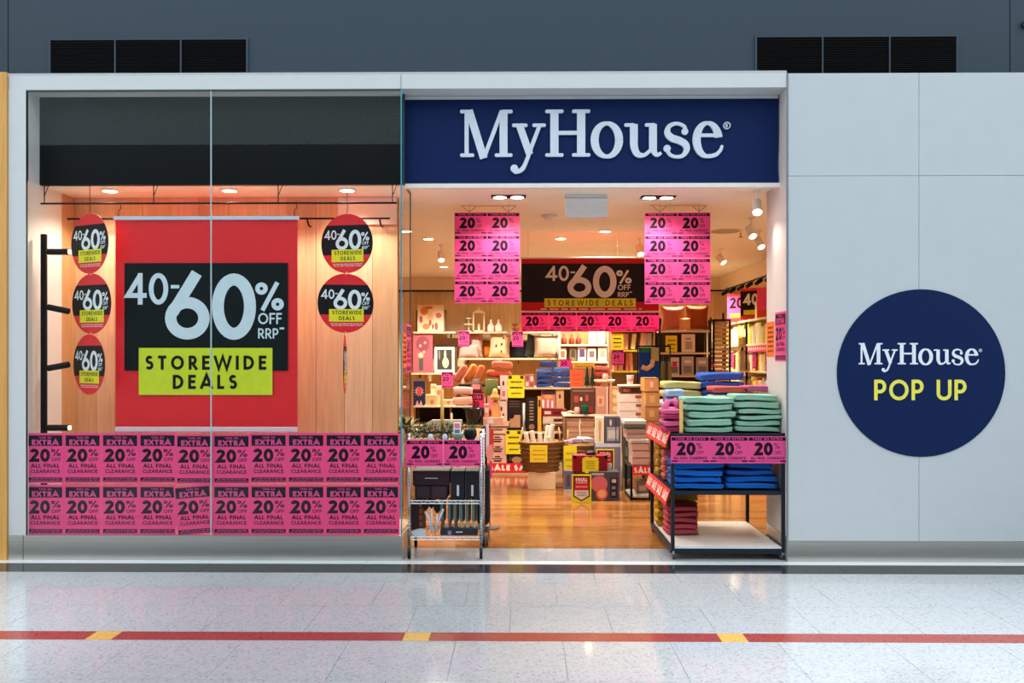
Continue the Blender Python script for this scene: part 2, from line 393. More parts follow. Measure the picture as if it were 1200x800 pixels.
for xa, xb in ((FR+.010, xj), (xj, xj+1.25), (xj+1.25, xj+2.5)):
    for za, zb in ((Z(633, 0), 3.0), (3.0, ZT)):
        MB().box(xa+.0015, xb-.0015, 0, .02, za+.0015, zb-.0015, .0015).build('wall_panel', WP, wr)
MB().box(FR+.006, 5.2, -.008, .02, 0, Z(633, 0)).build('steel_kickplate', STEEL, wr)
MB().box(FR-.002, FR+.010, -.006, .0, 0, ZT).build('corner_trim', C(120, 130, 140, .4), wr)
# right reveal (jamb), 0.55 deep
jb = struct('wall_jamb', MB().box(FR, 2.40, .02, .55, .2, ZH-.001), C(214, 204, 200, .45, 0, 'wall'), 'pale side return of the shop opening on the right')
MB().box(FR-.004, 2.40, .02, .552, 0, .2).build('steel_kickplate', STEEL, jb)
struct('wall_partition', MB().box(2.40, ESH, .3, .55, 0, ZC), C(214, 196, 172), 'inner back of the front wall right of the opening')
# steel base under the window
bs = struct('trim_1', MB().box(X(28, 0), X(471.5, 0), -.006, .03, 0, ZB), STEEL, 'brushed stainless steel kickplate under the display window', 'trim')
MB().box(FL, X(28, 0)-.004, -.008, .05, 0, ZB).build('post_foot', STEEL, bs)
MB().box(X(471.5, 0)-.014, X(471.5, 0), .03, .55, 0, ZB).build('return_plate', STEEL, bs)
# window floor platform
struct('floor', MB().box(WL, WR-.02, .03, .75, 0, ZB-.01), OAK, 'timber platform inside the display window', 'floor')
# timber post at far left
lp = struct('trim_2', MB().box(-4.75, FL-.005, -.02, .3, 0, Z(83, 0)), C(226, 168, 88, .5, 0, 'wood'), 'orange timber cladding beside the shopfront at far left', 'trim')
# dark upper wall
DK = C(60, 73, 84, .5, 0, 'wall')
WDY = .62
dw = struct('wall_upper', MB().box(-9, 9, WDY+.02, WDY+.3, 3.4, 8.4), C(24, 30, 36), 'dark blue grey mall wall above the shop')
for xa, xb in ((-9, X(9.5, WDY)), (X(9.5, WDY), X(1183.5, WDY)), (X(1183.5, WDY), 9)):
    MB().box(xa+.004, xb-.004, WDY, WDY+.03, 3.4, 8.4).build('wall_panel', DK, dw)
sl = X(1192, WDY)
MB().disc(X(1200, WDY), Z(32, WDY), .03, .03, WDY-.03, 14, .03).build('round_fitting', C(40, 46, 52), dw)
struct('roof_top', MB().box(-9, 9, WDY, 8.6, 8.4, 8.5), C(90, 96, 100), 'flat roof over the shop block', 'roof')
struct('wall_opening_side', MB().box(5.2, 9, 0, .62, 0, 3.8), C(200, 205, 210), 'plain wall beyond the frame', 'wall')
def vent(x0, x1, joints, label):
    t = thing('air_vent', label, 'vent', (X((x0+x1)/2, WDY), WDY, Z(88, WDY))); ox, oz = t.location.x, t.location.z
    zt = Z(45.5, WDY)-oz; zb = -.05; xs = [X(p, WDY)-ox for p in (x0, *joints, x1)]
    f = MB().box(xs[0]-.016, xs[0], -.015, 0, zb, zt+.014).box(xs[-1], xs[-1]+.016, -.015, 0, zb, zt+.014).box(xs[0], xs[-1], -.015, 0, zt, zt+.014)
    f.build('frame', C(66, 78, 92, .4), t); MB().box(xs[0], xs[-1], -.004, -.001, zb, zt).build('backing', C(3, 3, 5, .8), t)
    for j in xs[1:-1]: MB().box(j-.006, j+.006, -.015, -.004, zb, zt).build('mullion', C(66, 78, 92, .4), t)
    for a, b in zip(xs, xs[1:]):
        s = MB(); z = zb+.01
        while z < zt-.01:
            s.add([(a+.008, -.013, z), (b-.008, -.013, z), (b-.008, -.005, z+.008), (a+.008, -.005, z+.008)], [(0, 1, 2, 3)]); z += .019
        s.build('louvre', C(14, 15, 19, .5), t, kind='stuff')
vent(60, 289, (135.5, 212.5), 'black louvred vent in the dark wall above the display window')
vent(886.5, 1120, (963.5, 1042), 'black louvred vent in the dark wall above the white panelled wall')

# ---------------------------------------------------------------- fascia: black behind glass, navy sign
struct('wall_fascia', MB().box(WL-.05, WR-.012, .19, .23, ZC, ZH), C(7, 10, 14, .35), 'black fascia panel behind the window glass top', 'wall')
sg = thing('shop_sign', 'wide navy shop sign with raised white slab serif lettering above the entrance', 'sign', (X(694, .19), .19, ZC))
sx0, sx1 = X(475, .19)-sg.location.x, X(912, .19)-sg.location.x
MB().box(sx0, sx1, -.0, .05, .004, ZH-ZC-.004).build('sign_panel', NAVY, sg)
MB().box(sx0-.01, sx1+.01, -.012, .05, -.03, .004).build('lower_rail', C(240, 234, 226, .4), sg)
MB().box(sx0, sx1, -.006, .0, ZH-ZC-.03, ZH-ZC-.004).build('upper_rail', C(200, 203, 205, .4), sg)
def wordmark(mb, cx, cz, k, y, th):
    """MyHouse slab serif; design units = zoom pixels, x 66..1118, baseline 277"""
    nxt = getattr(mb, 'new', lambda: None)
    def q(p): return (cx+(p[0]-592)*k, cz+(215-p[1])*k)
    def st(pts, w_, cl=False): mb.ribbon([q(p) for p in pts], [a*k for a in w_] if isinstance(w_, list) else w_*k, y, cl, th)
    def ball(x, z, r): mb.disc(*q((x, z)), r*k, r*k, y, 16, th)
    def slab(x0, x1, z, w_=13): st([(x0+5, z), (x1-5, z)], w_); ball(x0+6, z, w_*.52); ball(x1-6, z, w_*.52)
    def sm(pts, ws, n=6):
        P_, W_ = [], []
        for i in range(len(pts)-1):
            a = pts[max(i-1, 0)]; b = pts[i]; c = pts[i+1]; d = pts[min(i+2, len(pts)-1)]
            for j in range(n):
                t = j/n
                P_.append(tuple(.5*((2*b[m])+(c[m]-a[m])*t+(2*a[m]-5*b[m]+4*c[m]-d[m])*t*t+(3*b[m]-a[m]-3*c[m]+d[m])*t**3) for m in (0, 1)))
                W_.append(ws[i]+(ws[i+1]-ws[i])*t)
        P_.append(pts[-1]); W_.append(ws[-1]); return P_, W_
    def cv(pts, ws): a, b = sm(pts, ws); st(a, b)
    # M
    slab(66, 120, 271); slab(201, 269, 271); slab(66, 112, 101); slab(226, 270, 101)
    st([(91, 101), (91, 271)], 16); st([(100, 96), (158, 283)], 30); st([(228, 98), (160, 278)], 15); st([(235, 98), (235, 271)], 31)
    nxt()    # y
    slab(269, 328, 155); slab(348, 399, 155); st([(296, 152), (337, 268)], 28)
    cv([(376, 155), (348, 228), (325, 292), (308, 325), (284, 337), (272, 330)], [15, 15, 15, 17, 14, 12]); ball(277, 323, 15)
    nxt()    # H
    for x in (433, 537): slab(x-35, x+35, 101); slab(x-35, x+35, 271); st([(x, 98), (x, 274)], 32)
    st([(440, 185), (530, 185)], 15)
    def ring(cx_, cz_, rx, rz, ix, iz, a0, a1, n=34):
        P_, W_ = [], []
        for i in range(n+1):
            a = math.radians(a0+(a1-a0)*i/n); mx, mz = (rx+ix)/2, (rz+iz)/2
            P_.append((cx_+mx*math.cos(a), cz_-mz*math.sin(a))); W_.append((rx-ix)*abs(math.cos(a))+(rz-iz)*(1-abs(math.cos(a))))
        st(P_, W_)
    nxt(); ring(637, 213, 63, 71, 32, 58, 0, 360)
    nxt()
    ring(1028, 213, 58, 71, 27, 58, 8, 285); st([(985, 196), (1083, 196)], 13)
    cv([(1040, 277), (1062, 270), (1077, 255), (1084, 240)], [15, 15, 13, 10]); ball(1083, 240, 6)
    nxt()    # u
    slab(705, 745, 155); slab(785, 825, 155)
    cv([(742, 152), (742, 200), (743, 240), (756, 268), (782, 272), (808, 252)], [30, 30, 29, 24, 14, 14])
    st([(816, 152), (816, 250)], 30); cv([(816, 240), (822, 262), (834, 272), (848, 263)], [30, 22, 14, 12])
    nxt()    # s
    cv([(944, 180), (936, 160), (908, 150), (880, 160), (872, 185), (888, 205), (916, 215), (941, 230), (947, 252), (932, 274), (906, 279), (882, 270), (870, 250)],
       [14, 13, 13, 17, 24, 28, 28, 27, 23, 16, 12, 13, 14]); ball(940, 181, 13); ball(871, 247, 14)
    nxt()    # registered mark
    ring(1103, 158, 14, 14, 11, 11, 0, 360, 20); text(mb, 'R', q((1098, 165))[0], q((1098, 165))[1], 14*k, None, .2, .1, y, th)
K = 1/3.3333*(6.92/F)
class Letters:      # hands each letter of the word its own mesh builder
    def __init__(s): s.b = []; s.new()
    def new(s): s.b.append(MB()); s.b[-1].step = 3e-4
    def ribbon(s, *a): s.b[-1].ribbon(*a)
    def disc(s, *a): s.b[-1].disc(*a)
bkm = Letters(); wx, wz = at(697.6, 164.5, .17); wordmark(bkm, wx-sg.location.x, wz-ZC, K, -.022, .02)
for b_ in bkm.b: b_.build('raised_letter', LETTER, sg)

# round pop up sign on white wall
cxr, czr = at(1079, 437, 0)
rs = thing('round_sign', 'round navy wall sign with white name and yellow POP UP lettering', 'sign', (cxr, 0, czr))
MB().disc(0, 0, .650, .650, -.006, 72, .006).build('sign_disc', NAVYC, rs)
ml = Letters(); wordmark(ml, X(1078, 0)-cxr, Z(417.5, 0)-czr-.005, K*.455*.97, -.0075, 0)
for b_ in ml.b: b_.step = 5e-5; b_.build('white_letter', C(232, 238, 250), rs)
px_ = X(1078, 0)-cxr-.715/2; k_ = .715/tw('POP UP', .16, .12)
for ch in 'POP UP':
    pl_ = MB(); a_ = glyph(ch, .16)[0]*k_
    if ch != ' ': text(pl_, ch, px_, Z(468.5, 0)-czr, .159, a_, .16, 0, -.0075); pl_.build('yellow_letter', C(240, 232, 80), rs)
    px_ += a_+.12*k_
# ---------------------------------------------------------------- glazing
GL = glass('shop_glass', (.975, .992, .985, 1)); EDGE = C(70, 150, 170, .2, 0)
g0, g1, g2 = X(31.5, .01), X(247.5, .01), X(470, .01)
wi = struct('window_1', MB().rect(g0, g1-.004, ZB, ZH, .009), GL, 'left pane of the display window', 'window')
wi2 = struct('window_2', MB().rect(g1+.004, g2-.002, ZB, ZH, .009), GL, 'right pane of the display window', 'window')
MB().box(g1-.004, g1+.004, .003, .015, ZB, ZH).build('pane_joint', C(176, 196, 202, .25), wi)
MB().box(g0-.02, g0, .0, .03, ZB, ZH).build('edge_channel', C(30, 38, 40, .3), wi)
MB().box(g0, g2, .003, .02, ZH-.012, ZH).build('head_channel', C(60, 76, 78, .3), wi2)
ret = MB().add([(g2+.002, yy, zz) for yy, zz in ((.0, ZB), (.55, ZB), (.55, ZC-.002), (.175, ZC-.002), (.175, ZH), (.0, ZH))], [(0, 1, 2, 3, 4, 5)])
wi3 = struct('window_3', ret, GL, 'glass side return of the display window at the entrance', 'window')
MB().box(g2-.002, g2+.008, -.001, .012, ZB, ZH).build('glass_edge', EDGE, wi3)
MB().box(g2-.003, g2+.007, .55, .556, ZB, ZC).build('glass_edge', C(60, 70, 74, .3), wi3)
MB().box(g2-.004, g2+.010, .235, .55, ZC-.012, ZC-.001).build('head_channel', C(70, 60, 50, .3), wi3)
MB().box(g2-.004, g2+.010, .13, .185, ZC-.012, ZH).build('corner_channel', C(40, 52, 54, .3), wi3)

# ---------------------------------------------------------------- ceiling
CE = C(248, 245, 228, .45, 0, 'wall')
ce = struct('ceiling', MB().box(WSH, ESH, .26, BACK+.1, ZC+.02, ZC+.08), C(200, 190, 175), 'cream shop ceiling with downlights', 'ceiling')
ys = [.245, 1.0, 1.9, 2.8, 3.7, 4.6, 5.5, 6.4, 7.3, BACK]
for ya, yb in zip(ys, ys[1:]):
    MB().box(WSH, ESH, ya+.003, yb-.003, ZC, ZC+.03).build('ceiling_panel', CE, ce)
# ---------------------------------------------------------------- window box walls
wl = struct('wall_left', MB().box(WL-.07, WL, .02, .52, ZB-.05, ZC), C(226, 218, 208, .5, 0, 'wall'), 'white side wall of the display window')
MB().box(WL-.07, WL-.005, .523, .76, ZB-.05, ZC).build('timber_return', OAKD, wl)
wb = struct('wall_back_window', MB().box(WL-.07, X(466, .75), .765, .82, 0, ZC), C(110, 70, 40), 'light oak board wall behind the window display')
seams = [88, 113, 134, 167, 200, 233, 267, 302, 336, 370.5, 403.5, 436.5, 466]
xs = [X(p, .75) for p in seams]; xs[0] = WL-.05
for i, (a, b) in enumerate(zip(xs, xs[1:])):
    MB().box(a+.0015, b-.0015, .75, .77, ZB-.02, ZC-.002, .0015).build('wall_board', (OAK, C(236, 202, 158, .55, 0, 'wood'), C(224, 184, 136, .55, 0, 'wood'))[i % 3], wb)
MB().box(X(395, .7), X(464, .7), .72, .748, Z(262, .7), ZC-.004).build('bulkhead', C(238, 222, 200), wb)
# ---------------------------------------------------------------- shop walls
sb = struct('wall_back', MB().box(WSH, ESH, BACK+.02, BACK+.15, 0, ZC), C(120, 80, 48), 'timber board back wall of the shop')
x = WSH; i = 0
while x < ESH-.05:
    MB().box(x+.002, x+.428, BACK, BACK+.03, 0, ZC).build('wall_board', (C(234, 208, 160, .55, 0, 'wood'), C(228, 200, 150, .55, 0, 'wood'))[i % 2], sb); x += .43; i += 1
MB().box(WSH, ESH, BACK-.08, BACK-.001, 2.76, ZC-.001).build('bulkhead', C(236, 218, 188), sb)
MB().box(WSH, ESH, BACK-.09, BACK-.06, 2.735, 2.76).build('black_rail', BLACK, sb)
sr = struct('wall_shop_right', MB().box(ESH, ESH+.1, .3, BACK, 0, ZC), C(222, 180, 124, .55, 0, 'wood'), 'timber side wall inside the shop on the right')
MB().box(ESH-.25, ESH-.001, .56, BACK-.09, 2.76, ZC-.001).build('bulkhead', C(236, 218, 188), sr)
struct('wall_shop_left', MB().box(WSH-.1, WSH, .3, BACK, 0, ZC), C(222, 180, 124, .55, 0, 'wood'), 'timber side wall inside the shop on the left')

# ---------------------------------------------------------------- soft goods builders
def towel_mb(wd, dp, ht, seed, nose=1.0, wob=.006):
    r = random.Random(seed); ph = [r.random()*6.3 for _ in range(6)]; nx, nt = 12, 22; vs, fs = [], []
    for i in range(nx+1):
        u = i/nx; x = -wd/2+wd*u; e = min(u, 1-u)*nx; endk = (.86, .98, 1)[min(2, int(e))]; endy = (.965, .995, 1)[min(2, int(e))]
        for k in range(nt):
            a = 2*PI*k/nt; ca, sa = math.cos(a), math.sin(a)
            yy = math.copysign(abs(ca)**.35, ca); zz = math.copysign(abs(sa)**.38, sa)
            py = dp/2*yy*endy; pz = ht/2*zz*endk
            if ca < 0: py += ht*.30*math.exp(-((pz-ht*.04*math.sin(x*11+ph[4]))/(ht*.09))**2)*nose+.006*math.sin(x*7+ph[5])
            else: py -= ht*.1
            pz += wob*math.sin(x*9+ph[0]+yy)+wob*.5*math.sin(x*23+ph[1]+yy*2); py += wob*.8*math.sin(x*14+ph[2])*(1 if ca < 0 else .3)
            vs.append((x+wob*.8*math.sin(pz*60+ph[3]+ca), py+dp/2, pz+ht/2))
    for i in range(nx):
        for k in range(nt): fs.append((i*nt+k, i*nt+(k+1) % nt, (i+1)*nt+(k+1) % nt, (i+1)*nt+k))
    fs += [tuple(range(nt))[::-1], tuple(nx*nt+k for k in range(nt))]
    a, b = min(v[2] for v in vs), max(v[2] for v in vs)
    return MB().add([(v[0], v[1], .0008+(v[2]-a)/(b-a)*(ht-.0016)) for v in vs], fs)
def towel(px0, px1, py0, py1, D, dp, mat, label, group, seed, name='folded_towel', cat='towel', z0=None, wob=.005, rz=0):
    x0, x1 = X(px0, D), X(px1, D); z1 = Z(py0, D); zb = Z(py1, D) if z0 is None else z0
    h = (Z(py0, D)-Z(py1, D))
    o = towel_mb(x1-x0, dp, h*1.0, seed, 1, min(wob, h*.12)).build(name, mat, smooth=True); o.location = ((x0+x1)/2, D, zb); o.rotation_euler.z = rz
    return tag(o, label, cat, group)
def cushion_mb(wd, ht, th, pinch=.10, n=12):
    vs, fs = [], []
    for side in (-1, 1):
        for i in range(n+1):
            for j in range(n+1):
                u, v = 2*i/n-1, 2*j/n-1
                t = th/2*max(0, (1-u**4)*(1-v**4))**.55
                vs.append((wd/2*u*(1-pinch*(1-v*v)), side*t, ht/2+ht/2*v*(1-pinch*(1-u*u))))
    m = (n+1)**2
    for s_ in (0, 1):
        for i in range(n):
            for j in range(n):
                a = s_*m+i*(n+1)+j; q = (a, a+1, a+n+2, a+n+1); fs.append(q if s_ else q[::-1])
    return MB().add(vs, fs)
def cushion(cx, py0, py1, wpx, D, mat, label, th=.14, rot=(0, 0, 0), name='cushion', group=None, z0=None, pin=.1):
    h = Z(py0, D)-Z(py1, D); x = X(cx, D); wd = wpx/(F/(D-CAMY))
    o = cushion_mb(wd, h, th, pin).build(name, mat, smooth=True); o.location = (x, D+th/2, Z(py1, D) if z0 is None else z0); o.rotation_euler = rot
    return tag(o, label, 'cushion', group)

def pack(name, label, cat, px0, py0, px1, py1, D, dp, col, prints=(), group=None, z0=None, lid=None, rz=0, b=.003, mat=None):
    """a box with its front face at depth D; prints are (u0, v0, u1, v1, colour, kind) on the front"""
    xa, xb = X(px0, D), X(px1, D); h = Z(py0, D)-Z(py1, D); zb = Z(py1, D) if z0 is None else z0
    W = xb-xa; t = thing(name, label, cat, ((xa+xb)/2, D, zb), rz, group)
    M_ = mat or C(*col)
    top = h-(lid[0]*h if lid else 0)
    MB().box(-W/2, W/2, 0, dp, 0, top-.0005, b).build('body', M_, t)
    if lid: MB().box(-W/2-.004, W/2+.004, -.004, dp+.004, top, h, b).build('lid', C(*lid[1]), t)
    by = {}
    for p in prints:
        by.setdefault((p[4], p[6] if len(p) > 6 else 'printed_patch'), []).append(p)
    lay = 0
    for (c, nm), ps in by.items():
        lay += 1; m = MB(); y = -.0008-.0005*lay
        for p in ps:
            u0, v0, u1, v1 = -W/2+W*p[0], h*p[1], -W/2+W*p[2], h*p[3]; k = p[5] if len(p) > 5 else 'r'
            if k == 'r': m.rect(u0, u1, v0, v1, y)
            elif k == 'o': m.disc((u0+u1)/2, (v0+v1)/2, (u1-u0)/2, (v1-v0)/2, m.off(y), 24)
            elif k.startswith('d'): dashes(m, u0, u1, v0, v1, y, int(k[1:]), 11)
            elif k.startswith('t:'): text(m, k[2:], (u0+u1)/2, v0, v1-v0, u1-u0, .2, .12, y, anchor='c')
            elif k == 'tri': m.add([(u0, y, v0), (u1, y, v0), ((u0+u1)/2, y, v1)], [(0, 1, 2)])
            elif k == 'star':
                cx_, cz_, R_ = (u0+u1)/2, (v0+v1)/2, (u1-u0)/2; n = 12
                pts = [(cx_+R_*(1 if i % 2 else .45)*math.cos(PI*i/n), cz_+R_*(1 if i % 2 else .45)*math.sin(PI*i/n)) for i in range(2*n)]
                m.add([(a, y, b_) for a, b_ in pts], [tuple(range(2*n))])
        m.build(nm, C(*c), t)
    return t
def shelf(name, label, px0, px1, py, D, dp, mat, th=.03, cat='shelf', group=None, edge=None, legs=False, back=None, inset=.03):
    """board whose TOP is at pixel row py; optional legs to the floor"""
    x0, x1, z = X(px0, D), X(px1, D), Z(py, D)
    t = thing(name, label, cat, ((x0+x1)/2, D, 0 if legs else z-th), group=group); oz = t.location.z; W = x1-x0
    MB().box(-W/2, W/2, 0, dp, z-th-oz, z-oz, .003).build('board', mat, t)
    if edge: MB().box(-W/2, W/2, -.006, -.0005, z-th-oz, z-oz).build('edge_strip', edge, t)
    if legs:
        for sx in (-1, 1):
            for yy in (.01, dp-.035):
                MB().box(sx*(W/2-inset)-.0125, sx*(W/2-inset)+.0125, yy, yy+.025, 0, z-th-.001, .002).build('leg', back or FRAMEB, t)
    else:
        for sx in (-1, 1):
            MB().plate([(sx*W*.35, z-th-oz-.001), (sx*W*.35+.012, z-th-oz-.001), (sx*W*.35+.012, z-th-oz-.06), (sx*W*.35, z-th-oz-.06)], dp*.5, dp-.002).build('bracket', BLACK, t)
    return t, z
def unit(name, label, px0, px1, pys, D, dp, board, post, top_py, group=None, th=.028, edge=None, back=None, cat='shelving', base=None):
    """free standing shelving: boards at pixel rows, side posts to the floor"""
    x0, x1 = X(px0, D), X(px1, D); t = thing(name, label, cat, ((x0+x1)/2, D, 0), group=group); W = x1-x0; zs = []
    zt = Z(top_py, D)
    for p in pys:
        z = Z(p, D); zs.append(z); MB().box(-W/2+.026, W/2-.026, 0, dp, z-th, z, .003).build('board', board, t)
        if edge: MB().box(-W/2+.026, W/2-.026, -.006, -.0005, z-th, z).build('edge_strip', edge, t)
    for sx in (-1, 1):
        xx = sx*(W/2-.0125)
        for yy in (.0, dp-.025): MB().box(xx-.0125, xx+.0125, yy, yy+.025, 0, zt, .002).build('post', post, t)
    if back: MB().box(-W/2+.026, W/2-.026, dp, dp+.012, .1, zt).build('back_panel', back, t)
    if base: MB().box(-W/2+.026, W/2-.026, .0, dp, 0, base, .003).build('plinth', board, t)
    return t, zs

# ---------------------------------------------------------------- front window: posters, banner, discs, lights
PX0 = [31.2, 75, 119, 162.8, 206, 249.5, 293, 337, 381, 424.7]
for rI, (rn, yb_) in enumerate((('upper', 566), ('lower', 626.5))):
    for k, p in enumerate(PX0):
        D = .030+.0022*(k % 2)+.0045*rI; cx, zb = at(p+21.8, yb_+(1 if (k in (4, 5) and not rI) else 0), D); ry = 0
        lab = '%s pink 20%% off poster in the %s window row counted from the left' % (ORD[k], rn)
        if rI and k == 4: ry = math.radians(-4.5); lab = 'crooked pink 20% off poster at the middle of the lower window row'; D -= .0012; cx += .012
        if k == 9: lab = 'rightmost pink 20%% off poster in the %s window row beside the entrance' % rn
        poster(PORTRAIT, lab, (cx, D, zb), 'portrait sale posters inside the window glass', (0, ry, 0), scale=1.008, sx=1.022)
RD = .15
def rail(name, label, px0, px1, py, D, hangers, top):
    x0, z = at(px0, py, D); x1 = X(px1, D); t = thing(name, label, 'rail', ((x0+x1)/2, D, z)); W = x1-x0
    MB().tube([(-W/2, 0, 0), (W/2, 0, 0)], .008).build('bar', BLACK, t)
    for h_ in hangers:
        hx = X(h_, D)-t.location.x
        MB().tube([(hx, 0, .009), (hx, 0, top-z-.004)], .004, 6).tube([(hx, 0, .06), (hx+.035, 0, top-z-.004)], .003, 6).build('hanger', BLACK, t)
    return t
rail('hanging_rail', 'long black hanging rail under the display window ceiling, nearer the glass', 48, 465, 238.5, RD+.03, (52, 180, 326, 460), ZC)
t = rail('wall_rail', 'short black rail bracketed to the oak boards behind the red banner', 78, 457, 256.5, .62, (), ZC)
for h_ in (360, 445):
    hx = X(h_, .62)-t.location.x; MB().tube([(hx, 0, -.008), (hx, .05, -.05), (hx, .125, -.05)], .008, 6).build('bracket', BLACK, t)
for h_ in (100, 300): MB().tube([(X(h_, .62)-t.location.x, 0, 0), (X(h_, .62)-t.location.x, .125, 0)], .006, 6).build('bracket', BLACK, t)

# big red banner
bx0, bz1 = at(135, 258, RD); bx1, bz0 = at(348.5, 500, RD); BW = bx1-bx0; ps = F/(RD-CAMY)
bn = thing('sale_banner', 'big red hanging banner reading 40-60% off storewide deals in the display window', 'banner', ((bx0+bx1)/2, RD, bz0))
def bl(px, py): a, b = at(px, py, RD); return a-bn.location.x, b-bz0
vs, fs = [], []
n = 28
for i in range(n+1):
    u = i/n; xx = -BW/2+BW*u
    for j in range(2): vs.append((xx, .003*math.sin(u*9)*1.0+.004, (0, bz1-bz0)[j]))
for i in range(n): fs.append((2*i, 2*i+2, 2*i+3, 2*i+1))
MB().add(vs, fs).build('cloth', RED, bn)
MB().box(-BW/2-.012, BW/2+.012, -.012, .012, bz1-bz0, bz1-bz0+.03, .004).build('top_bar', C(196, 214, 232, .4), bn)
MB().box(-BW/2, BW/2, -.008, .008, -.04, -.001, .003).build('bottom_bar', C(226, 222, 236, .4), bn)
a0, a1 = bl(146, 434); a2, a3 = bl(337.5, 308)
MB().rect(a0, a2, a1, a3, -.003).build('black_panel', C(16, 26, 28, .4), bn)
t_ = MB(); q0, q1 = bl(148, 320); deal_text(t_, q0, q1, 1/ps, -.005); t_.build('white_lettering', C(206, 226, 236, .5), bn)
a0, a1 = bl(163, 462.5); a2, a3 = bl(319.5, 407.5); MB().rect(a0, a2, a1, a3, -.006).build('yellow_panel', C(206, 222, 34, .5), bn)
t_ = MB(); q0, q1 = bl(241.5, 433); text(t_, 'STOREWIDE', q0, q1, 16.5/ps, 143/ps, .2, .3, -.0075, anchor='c'); q0, q1 = bl(240.5, 455.5)
text(t_, 'DEALS', q0, q1, 16.5/ps, 76/ps, .2, .3, -.0075, anchor='c'); t_.build('black_lettering', C(14, 20, 18), bn)
for h_ in (139, 345):
    hx, _ = bl(h_, 250); MB().tube([(hx, 0, bz1-bz0+.03), (hx, 0, Z(246, RD)-bz0), (hx+.02, 0, Z(243, RD)-bz0), (hx+.012, 0, Z(236.5, RD)-bz0), (hx-.012, 0, Z(237, RD)-bz0)], .003, 6).build('hook', BLACK, bn)

# round mobiles
def mobile(label, px, pys, ang, D, rx):
    R_ = .243; x = X(px, D); z0 = Z(pys[-1], D)-R_
    t = thing('hanging_mobile', label, 'sign', (x, D, z0), group='chains of round sale discs in the window')
    for i, (py, a) in enumerate(zip(pys, ang)):
        zc = Z(py, D)-z0; Mx = Matrix.Translation((rx[i], 0, zc)) @ Matrix.Rotation(math.radians(a), 4, 'Z')
        d = put('sale_disc', MB().disc(0, 0, R_*.93, R_, 0, 40, .003).mesh('disc', RED), t); d.matrix_local = Mx
        b = []
        for s_ in (1,):
            top = [(R_*.93*math.cos(th), R_*math.sin(th)) for th in [math.asin(-.38)+i_*(math.asin(.62)-math.asin(-.38))/8 for i_ in range(9)]]
            left = [(-p[0], p[1]) for p in reversed(top)]; b = top+left
        MB().add([(p[0], -.001, p[1]) for p in b], [tuple(range(len(b)))]).build('black_panel', C(18, 22, 26), d)
        m = MB(); deal_text(m, -R_*.80, R_*.46, R_*1.62/188, -.002); m.build('white_lettering', C(226, 236, 242), d)
        MB().rect(-R_*.55, R_*.6, -R_*.62, -R_*.2, -.0025).build('yellow_panel', YEL, d)
        m = MB(); text(m, 'STOREWIDE', 0.01, -R_*.38, R_*.13, R_*.98, .16, .2, -.0035, anchor='c'); text(m, 'DEALS', 0.01, -R_*.57, R_*.13, R_*.52, .16, .2, -.0035, anchor='c'); m.build('black_lettering', INK, d)
        m = MB(); dashes(m, -R_*.5, R_*.55, -R_*.78, -R_*.66, -.001, 2, 9); m.build('fine_print', C(240, 200, 200), d)
    zt = Z(pys[0], D)-z0
    m = MB().tube([(rx[0], 0, zt+R_), (rx[0]+.006, 0, zt+R_+.05), (rx[0], 0, ZC-z0-.002)], .0025, 6)
    m.build('hook', BLACK, t)
    for i in range(len(pys)-1):
        za = Z(pys[i], D)-z0-R_; zb_ = Z(pys[i+1], D)-z0+R_
        MB().tube([(rx[i], .002, za+.012), (rx[i+1], .002, zb_-.012)], .003, 6).build('link', C(240, 235, 235), t)
    return t
MD = RD+.0
mobile('left chain of three round 40-60% off discs turned sideways beside the black lamp pole', 105, (284.5, 355.5, 427), (-27, -25, -33), MD, (0, 0.015, -.005))
mobile('right chain of round 40-60% off discs facing the glass, lowest disc seen edge on', 406.5, (285, 355, 427), (-12, 8, 98), .31, (0, -.01, -.015))

# lamp pole in the window
lpx = X(51.5, .11); lz0, lz1 = Z(512, .11), Z(272, .11)
lp_ = thing('lamp_pole', 'black upright pole with four small spotlights at the left end of the window', 'lamp', (lpx, .11, ZB-.01))
MB().box(-.022, .022, -.015, .015, 0, lz1-ZB, .004).build('pole', BLACK, lp_)
for py, tilt in ((293, 0), (358, -.22), (430, .2), (500, 0)):
    zz = Z(py, .11)-ZB; e = .205
    h = MB().tube([(.022, -.01, zz), (.06, -.01, zz)], .009, 8).build('spot_arm', BLACK, lp_)
    s_ = MB().tube([(.06-.02, -.01, zz-math.tan(tilt)*-.0), (e, -.01, zz+math.tan(tilt)*.15)], .025, 14).build('spot_head', BLACK, lp_)
    if tilt == 0: MB().tube([(e+.0005, -.01, zz), (e+.012, -.01, zz)], .019, 14).build('lit_lens', C(255, 236, 210, .5, 0, 'plain', 2.5), s_)

# ---------------------------------------------------------------- ceiling lights
LENS = C(255, 240, 218, .5, 0, 'plain', 6.0)
def downlight(label, px, py, D=None, power=30, n=1, angle=140):
    D_ = (F*(ZC-EYE)/(420-py))+CAMY if D is None else D
    x = X(px, D_); t = thing('ceiling_light', label, 'light', (x, D_, ZC-.012), group='recessed shop ceiling lights')
    for i in range(n):
        ox = (i-(n-1)/2)*.15
        MB().lathe([(.066, .011), (.072, .004), (.066, 0), (.055, .002)], (ox, 0, 0), 24).build('ring', BLACK if n > 1 else C(240, 232, 220), t)
        MB().lathe([(.0, .001), (.056, .001)], (ox, 0, 0), 24).build('lens', LENS, t)
    if n > 1: MB().box(-.15, .15, -.075, .075, .008, .011).build('trim_plate', BLACK, t)
    l = lamp('shop_lamp', 'SPOT', (x, D_, ZC-.03), power*LAMPK, WARM, aim=(x, D_, 0), spot_size=math.radians(angle), spot_blend=.6, shadow_soft_size=.07)
    return t
